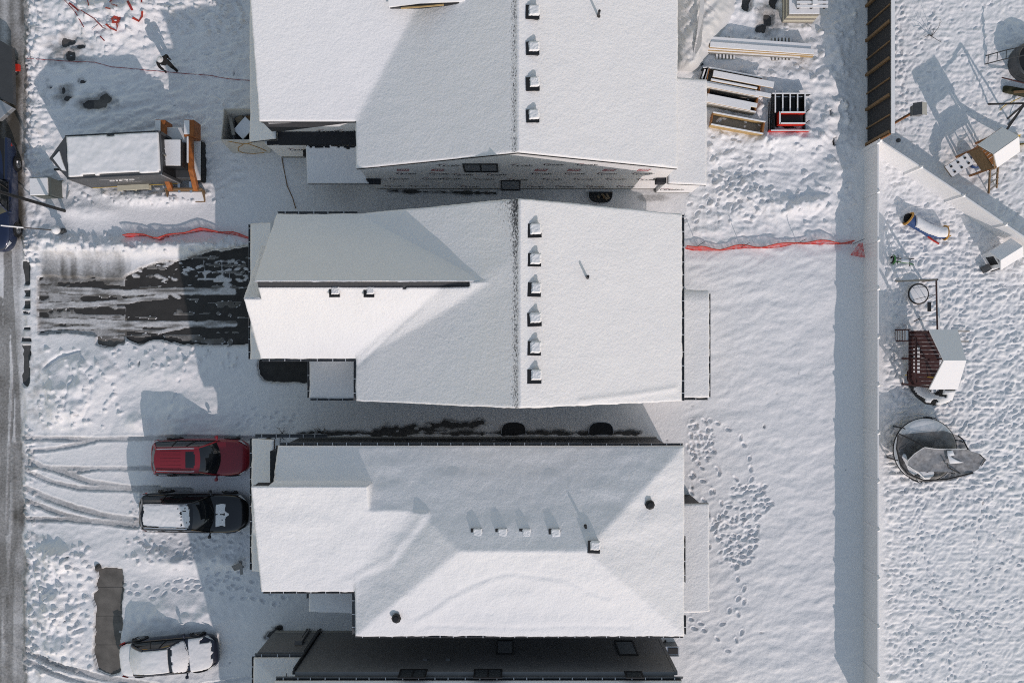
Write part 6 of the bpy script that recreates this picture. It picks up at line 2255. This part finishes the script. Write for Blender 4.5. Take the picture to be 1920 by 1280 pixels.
for ol, r_, m_ in (([(1733, 838, 1.60), (1752, 841, 1.58), (1775, 842, 1.55), (1812, 841, 1.83)], .022, 'paint_white'), ([(1733, 838, 1.60), (1715, 850, 1.55), (1703, 862, 1.50), (1702, 872, 1.47), (1716, 882, 1.44), (1736, 898, 1.22)], .022, 'paint_white'),
                   ([(1682, 811, 1.45), (1708, 823, 1.5), (1733, 838, 1.62)], .03, 'black'), ([(1796, 816, 1.66), (1806, 824, 1.74), (1812, 836, 1.80), (1815, 842, 1.82)], .035, 'black'),
                   ([(1776, 868, 1.66), (1778, 876, 1.55), (1800, 887, 1.46)], .03, 'black'), ([(1684, 815, 1.3), (1681, 840, 1.2), (1688, 870, 1.2), (1702, 888, 1.25), (1733, 900, 1.2), (1775, 898, 1.25), (1825, 886, 1.65)], .035, 'black'),
                   ([(1836, 851, 1.9), (1848, 861, 1.9), (1840, 873, 1.8)], .02, 'black')):
    MB().tube([tl(*q) for q in ol], r_, 6).build('hem_cord', m_, t)

# swing set and play tower in dark red timber
ps = thing('swing_set', 'swing beam with snow-filled nest swing joined to the dark red play tower', 'swing set')
ZB = 2.15
A = P3(1757, 526, ZB)
B = P3(1759, 615, ZB)
MB().bar(A, B + Vector((0, -.1, 0)), .10, .14).build('beam', 'wood_red', ps)
snb = MB().bar(A + Vector((0, 0, .09)), B + Vector((0, -.1, .09)), .08, .03).build('snow_cover', 'snow', ps)
for dx, m_ in ((-1.05, 'wood_grey'), (.35, 'wood_red')):
    foot = Vector((A.x + dx, A.y + .12, .05))
    MB().bar(foot, A + Vector((0, .05, .0)), .08, .08).build('leg', m_, ps)
MB().bar(Vector((A.x - .55, A.y + .09, 1.05)), Vector((A.x + .18, A.y + .09, 1.05)), .05, .08).build('crossbar', 'wood_red', ps)
cx, cy = P(1722, 551, .45)
nest = MB().lathe([(.50, .40), (.55, .45), (.50, .50), (.46, .45), (.50, .40)], (cx, cy, 0), 26).build('nest_ring', 'black', ps, True)
MB().lathe([(.50, .44), (.46, .50), (.25, .53), (.001, .53)], (cx, cy, 0), 26).build('nest_snow', 'snow', nest, True)
for s, yb in ((.42, .30), (-.42, -.10)):
    for dx in (-.3, .38):
        MB().tube([(cx + dx, cy + s * .75, .47), (A.x, cy + yb, ZB - .05)], .012, 5).build('rope', 'black', ps)
sx, sy = P(1742, 575, .5)
MB().box(sx - .08, sx + .10, sy - .24, sy + .24, .48, .52).build('seat', 'black', ps)
for s in (-.22, .22):
    MB().tube([(sx, sy + s, .5), (A.x, sy + s, ZB - .05)], .010, 5).build('chain', 'black', ps)
tx, ty = P(1724, 596, .9)
MB().tube([(tx, ty - .02, .95), (tx - .25, ty - .18, .80)], .025, 6).build('trapeze_bar', 'black', ps)
for s in (.10, -.25):
    MB().tube([(tx - .05, ty + s * .4, .93), (A.x, ty + s, ZB - .05)], .010, 5).build('rope', 'black', ps)

pt = thing('play_tower', 'dark red timber play tower with snowy gable roof, slatted deck and tube slide', 'play tower')
# tower posts (world coordinates)
tx0, tx1, ty0, ty1 = 20.2, 21.55, -2.30, .55
for x in (tx0 + .05, tx1 - .05):
    for y in (ty0 + .1, (ty0 + ty1) / 2, ty1 - .1):
        MB().box(x - .05, x + .05, y - .05, y + .05, 0, 2.78).build('post', 'wood_red', pt)
for k in range(14):
    y = ty0 + .12 + k * .195
    MB().box(tx0 - .20, tx1, y, y + .185, 1.30, 1.34).build('deck_board', 'wood_red', pt)
    if 3 <= k <= 9:
        MB().box(tx0 + .02, tx0 + .34, y + .01, y + .13, 1.341, 1.37).build('snow_strip', 'snow', pt)
ridge_y = -.90
for y_e, nm in ((ty1 + .02, 'n'), (ty0 - .02, 's')):
    e0, e1, r0, r1_ = (tx0 + .02, y_e, 2.80), (tx1 + .05, y_e, 2.80), (tx0 + .30, ridge_y, 3.6), (tx1 + .02, ridge_y, 3.6)
    o = MB().slab([e0, e1, r1_, r0] if nm == 's' else [e1, e0, r0, r1_], .05).build('roof_panel', 'wood_red', pt)
    sl_ = MB().slab([tuple(Vector(q) + Vector((0, 0, .10))) for q in ([e0, e1, r1_, r0] if nm == 's' else [e1, e0, r0, r1_])], .095)
    sl_.build('snow_cover', 'snow', o)
MB().box(tx0 - .1, tx0 - .02, ty0 + .25, ty1 - .35, 1.75, 1.83).build('rail', 'wood_red', pt)
for k in range(12):
    y = ty0 + .5 + k * .18
    MB().box(tx0 - .085, tx0 - .035, y, y + .07, 1.35, 1.75).build('baluster', 'wood_red', pt)
# ladder stair on the left
for s in (0, 1):
    y = P(1700, 618 + s * 21, .8)[1]
    MB().bar((P(1680, 0, .1)[0], y, .1), (tx0 - .18, y, 1.35), .06, .14).build('stringer', 'wood_red', pt)
yl0, yl1 = P(0, 639, .8)[1], P(0, 618, .8)[1]
for k in range(5):
    f = k / 5 + .08
    x = lerp(P(1680, 0, .1)[0], tx0 - .22, f)
    o = MB().box(x - .1, x + .1, yl0 + .03, yl1 - .03, .1 + 1.25 * f, .14 + 1.25 * f).build('step', 'wood_red', pt)
    MB().box(x - .09, x + .09, yl0 + .04, yl1 - .04, .141 + 1.25 * f, .18 + 1.25 * f).build('snow_cover', 'snow', o)
# climbing frame with a yellow pole
for y in (P(0, 694, 1.0)[1], P(0, 714, 1.0)[1]):
    MB().bar((P(1712, 0, .2)[0], y, .15), (tx0 - .18, y, 1.3), .07, .12).build('climber_side', 'wood_red', pt)
for k in range(4):
    x = lerp(P(1712, 0, .2)[0], tx0 - .25, .1 + k * .27)
    MB().box(x, x + .10, P(0, 714, 1.0)[1] + .04, P(0, 694, 1.0)[1] - .04, .15 + k * .31, .20 + k * .31).build('rung', 'wood_red', pt)
MB().tube([P3(1697, 703, .35), P3(1758, 708, 1.75)], .022, 8).build('hand_pole', 'yellow', pt)
# tube slide
cs = [P3(1776, 728, 1.55), P3(1772, 742, 1.40), P3(1758, 747, 1.12), P3(1740, 745, .84), P3(1728, 735, .58), P3(1720, 724, .40)]
sl = MB().tube(cs, [.36, .37, .37, .37, .37, .38], 16).build('tube_slide', 'black', pt, True)
MB().lathe([(.36, -.1), (.42, 0), (.36, .1)], tuple(cs[-1]), 16, 'y').build('slide_mouth', 'wood_black', pt, True)
for p, q in zip(cs[1:-2], cs[2:-1]):
    m_ = (p + q) / 2
    d = (q - p).normalized()
    side = d.cross(Vector((0, 0, 1))).normalized()
    ring_ = [m_ + (side * math.cos(a) + Vector((0, 0, 1)) * math.sin(a)) * .40 for a in [k * math.pi / 8 for k in range(9)]]
    MB().tube(ring_, .018, 5).build('slide_joint', 'black', sl)
snow_on(pt, [sl], .07, .05, lambda X, Y, Z: vn(X, Y, .3, .3, 3) > -.7, 51, nz=.35, parent=sl, lump=.2)
MB().box(*(lambda q: (q.x - .12, q.x + .12, q.y - .10, q.y + .10))(P3(1750, 732, 1.3)), 1.30, 1.36).build('snow_lump', 'snow', pt, bevel=.03)
MB().bar(P3(1797, 621, .3), P3(1818, 621, .3), .06, .05).build('ground_beam', 'wood_grey', pt)
MB().bar(P3(1801, 640, .3), P3(1816, 640, .3), .06, .05).build('ground_beam', 'wood_grey', pt)

# play tunnel
t = thing('play_tunnel', 'snow-buried play tunnel with orange mouths lying near the white fence', 'play tunnel')
a, b = G(1697, 412, .22), G(1764, 438, .22)
d = (b - a)
pts_ = [a + d * u + Vector((.18 * math.sin(u * 3.1), -.25 * math.sin(u * 3.1), 0)) for u in np.linspace(0, 1, 10)]
tu = MB().tube(pts_, .30, 16, cap=False).build('tube', 'toy_blue', t, True)
for p, dd in ((pts_[0], pts_[1] - pts_[0]), (pts_[-1], pts_[-1] - pts_[-2])):
    dd = dd.normalized()
    side = dd.cross(Vector((0, 0, 1))).normalized()
    rg = [p + (side * math.cos(k * math.pi / 10) + dd.cross(side) * math.sin(k * math.pi / 10)) * .34 for k in range(21)]
    MB().tube(rg, .055, 8).build('mouth_ring', 'toy_orange', t, True)
MB().lathe([(.28, .0), (.001, .02)], (pts_[0].x + .04, pts_[0].y, pts_[0].z - .06), 16).build('dark_mouth', 'black', t)
snow_on(t, [tu], .10, .05, lambda X, Y, Z: (X - pts_[0].x) > .25, 61, nz=.2, parent=tu)
for k, m_ in enumerate(('green', 'toy_blue', 'toy_blue', 'bright_red', 'bright_red')):
    p = G(1706 + k * 10, 424 + k * 7 - (k % 2) * 1, .06)
    q = G(1716 + k * 10, 431 + k * 7 - ((k + 1) % 2) * 1, .06)
    MB().tube([p, q], .045, 6).build('skirt_fold', m_, t)
for (px, py) in ((1770, 428), (1772, 446), (1707, 409)):
    MB().bar(G(px, py, .1), G(px + 5, py - 3, .12), .05, .04).build('tie', 'toy_orange', t)

# ride-on toy
t = thing('ride_on_toy', 'half-buried green and black ride-on toy beside the white fence', 'toy', G(1680, 489, 0), R(-5))
MB().lathe([(.24, -.05), (.27, 0), (.24, .05)], (-.30, 0, .18), 18, 'x', arc=math.pi).build('front_guard', 'green', t, True)
MB().lathe([(.17, -.05), (.21, 0), (.17, .05)], (-.34, 0, .16), 16, 'x').build('front_wheel', 'rubber', t, True)
for s in (-1, 1):
    MB().tube([(-.2, s * .09, .24), (.55, s * .10, .20), (.8, s * .16, .16)], .028, 6).build('frame_tube', 'green' if s < 0 else 'black', t)
MB().tube([(-.12, -.22, .34), (-.12, .22, .34)], .02, 6).build('handlebar', 'black', t)
MB().tube([(.6, -.25, .14), (.6, .12, .16)], .02, 6).build('axle', 'black', t)
MB().box(.1, .5, -.10, .10, .21, .27).build('seat', 'snow', t, bevel=.02)

# white playhouse with windows
t = thing('playhouse', 'white plastic playhouse with snowy roof against the diagonal fence', 'playhouse', (*P(1862, 481), .06), R(32))
for (x0_, x1_, y0_, y1_, nm) in ((-.55, .55, -.42, -.38, 's'), (-.55, .55, .38, .42, 'n'), (-.55, -.51, -.379, .379, 'w'), (.51, .55, -.379, .379, 'e')):
    MB().box(x0_, x1_, y0_, y1_, 0, 1.05).build('wall', 'vinyl', t)
for s in (-1, 1):
    o = MB().slab([(-.66, s * .55, 1.0), (.66, s * .55, 1.0), (.66, 0, 1.45), (-.66, 0, 1.45)][::s], .04).build('roof_panel', 'vinyl', t)
    MB().slab([(-.65, s * .54, 1.06), (.65, s * .54, 1.06), (.65, 0, 1.51), (-.65, 0, 1.51)][::s], .055).build('snow_cover', 'snow', o)
for xx in (-.30, .22):
    MB().box(xx - .18, xx + .18, -.428, -.422, .45, .9).build('window_opening', 'black', t)
MB().box(-.558, -.552, -.24, .24, .30, .95).build('door_opening', 'black', t)
for x in (-.62, -.2):
    MB().tube([(x, -.55, .1), (x + .35, -.62, .35), (x + .7, -.60, .1)], .03, 6).build('chair_frame', 'black', t)
MB().box(-1.0, -.62, -.42, -.1, .12, .36).build('step_box', 'steel', t)

# birdhouse on its post
t = thing('birdhouse', 'grey box birdhouse on a tall orange timber post beside the black fence', 'birdhouse', (*P(1668, 236), .0))
MB().box(-.05, .05, -.05, .05, 0, 2.55).build('post', 'wood_orange', t)
MB().box(-.20, .26, -.24, .24, 2.55, 3.0).build('box', 'siding_grey', t)
MB().slab([(-.26, -.30, 2.98), (.06, -.30, 3.2), (.06, .30, 3.2), (-.26, .30, 2.98)], .03).build('roof_panel', 'steel', t)
MB().slab([(.061, -.30, 3.2), (.38, -.30, 3.02), (.38, .30, 3.02), (.061, .30, 3.2)], .03).build('roof_panel', 'alu', t)

# second play set, top right
p2 = thing('play_set', 'brown timber play set with snowy roof, ladder and yellow slide, upper right', 'play set', (*P(1822, 300), .05), R(35))
for x in (-.62, .62):
    for y in (-.6, .6):
        MB().box(x - .05, x + .05, y - .05, y + .05, 0, 2.35).build('post', 'wood_orange', p2)
for k in range(7):
    MB().box(-.66, .66, -.62 + k * .18, -.62 + k * .18 + .155, 1.22, 1.26).build('deck_board', 'wood_orange', p2)
o = MB().slab([(-.75, .05, 2.85), (.75, .05, 2.85), (.75, .80, 2.25), (-.75, .80, 2.25)], .05).build('roof_panel', 'wood_brown', p2)
MB().slab([(-.74, .06, 2.93), (.74, .06, 2.93), (.74, .79, 2.33), (-.74, .79, 2.33)], .075).build('snow_cover', 'snow', o)
o = MB().slab([(-.75, -.70, 2.25), (.75, -.70, 2.25), (.75, .045, 2.85), (-.75, .045, 2.85)], .05).build('roof_panel', 'wood_brown', p2)
MB().slab([(-.62, -.69, 2.33), (.74, -.69, 2.33), (.74, .04, 2.93), (-.74, .04, 2.93)], .075).build('snow_cover', 'snow', o)
MB().box(-.70, -.66, -.6, .6, 1.26, 2.2).build('side_wall', 'wood_brown', p2)
MB().slab([(-1.75, -.05, .62), (-.72, -.05, 1.12), (-.72, .62, 1.12), (-1.75, .62, .62)], .05).build('climbing_wall', 'wood_brown', p2)
MB().slab([(-1.74, -.04, .67), (-.73, -.04, 1.17), (-.73, .61, 1.17), (-1.74, .61, .67)], .045).build('climbing_snow', 'snow', p2)
for i in range(3):
    for j in range(2):
        x, y = -1.55 + i * .32, .12 + j * .32
        MB().lathe([(.06, .0), (.05, .06), (.001, .08)], (x, y, .67 + (x + 1.74) * .495), 8).build('grip', 'black', p2)
for s in (-.25, .25):
    MB().bar((s - .1, -1.9, .08), (s, -.62, 1.3), .06, .09).build('ladder_rail', 'wood_brown', p2)
for k in range(4):
    f = .12 + k * .24
    MB().bar((-.34, -1.9 + 1.28 * f, .1 + 1.2 * f), (.26, -1.9 + 1.28 * f, .1 + 1.2 * f), .06, .05).build('rung', 'wood_grey', p2)
for k in range(4):
    MB().box(.68, .72, -.5 + k * .3, -.4 + k * .3, 1.26, 1.95).build('baluster', 'wood_brown', p2)
vs2, fs2 = [], []
for k in range(11):
    u = k / 10
    x, z = .75 + 1.9 * u, 1.20 * (1 - u) ** 1.5 + .14
    y = -.15 - .5 * u * u
    for q, (dy, dz) in enumerate(((-.30, .16), (-.26, 0), (.26, 0), (.30, .16))):
        vs2.append((x, y + dy, z + dz))
for k in range(10):
    for q in range(3):
        a = k * 4 + q
        fs2.append((a, a + 4, a + 5, a + 1))
so_ = MB().add(vs2, fs2).build('slide', 'yellow', p2, True, fix=False)
snow_on(p2, [so_], .06, .05, lambda X, Y, Z: (np.abs(Y + .15 + .5 * ((X - .75) / 1.9) ** 2) < .22), 71, nz=.3, parent=so_)
MB().lathe([(.30, .25), (.36, .45), (.30, .60)], (-.2, -.1, 0), 16).build('sand_tub', 'toy_blue', p2, True)
MB().bar((.9, .55, 2.2), (2.4, 1.1, 2.2), .08, .10).build('swing_beam', 'wood_black', p2)
MB().bar((2.4, 1.1, 2.2), (2.7, .7, .05), .07, .07).build('beam_leg', 'wood_black', p2)
MB().bar((2.4, 1.1, 2.2), (2.3, 1.9, .05), .07, .07).build('beam_leg', 'wood_black', p2)

# second trampoline or pool at the edge with its ladder
t = thing('garden_tub', 'dark round pool or tub cut off by the right edge', 'tub', (*P(1922, 122), .05))
MB().lathe([(.95, 0), (1.0, .05), (1.02, .85), (.95, .92), (.88, .85), (.88, .5), (.001, .45)], (0, 0, 0), 28).build('tub', 'steel', t, True)
MB().lathe([(.84, .55), (.5, .60), (.001, .58)], (0, 0, 0), 20, arc=math.pi * 1.2, a0=2.2).build('liner', 'black', t, True)
t = thing('ladder', 'dark green metal ladder leaning over the round tub at the right edge', 'ladder')
for p, q in ((P3(1848, 105, .1), P3(1925, 86, 1.6)), (P3(1846, 121, .1), P3(1925, 103, 1.6))):
    MB().tube([p, lerp(p, q, .5) + Vector((0, .03, .02)), q], .028, 7).build('rail', 'steel', t)
for k in range(5):
    f = .08 + k * .22
    MB().tube([lerp(P3(1848, 105, .1), P3(1925, 86, 1.6), f), lerp(P3(1846, 121, .1), P3(1925, 103, 1.6), f)], .02, 6).build('rung', 'steel', t)
t = thing('seesaw', 'mossy brown seesaw with a thin red bar at the right edge', 'seesaw', G(1902, 172, 0), R(-12))
MB().tube([(-1.1, .32, .45), (1.4, .10, .75)], .035, 8).build('bar', 'wood_red', t)
MB().hexa([(-.75, -.28, .03), (.8, -.30, .03), (.8, .16, .03), (-.75, .14, .03), (-.55, -.20, .30), (.7, -.2, .34), (.7, .08, .34), (-.55, .06, .30)]).build('seat', 'moss', t, bevel=.08)
MB().bar((-.3, -.25, .36), (.7, .02, .42), .12, .05).build('board', 'wood_brown', t)
ps_ = [G(1872, 208, .03), G(1880, 200, .05), G(1895, 192, .08), G(1908, 186, .12)]
tag(MB().tube(ps_, .02, 6).build('rope', 'yellow'), 'thin yellow rope lying in the snow below the seesaw', 'rope')
tag(MB().tube([P3(1890, 235, .12), P3(1925, 190, .5)], .03, 7).build('metal_pole', 'steel'), 'straight dark metal pole leaning beside the upper play set', 'pole')
bl = MB().lathe([(.001, -.12), (.09, -.08), (.12, 0), (.09, .08), (.001, .12)], (0, 0, 0), 14).build('ball', 'steel', None, True)
bl.location = G(1682, 265, .05)
tag(bl, 'small dark ball in the snow behind the diagonal fence', 'ball')
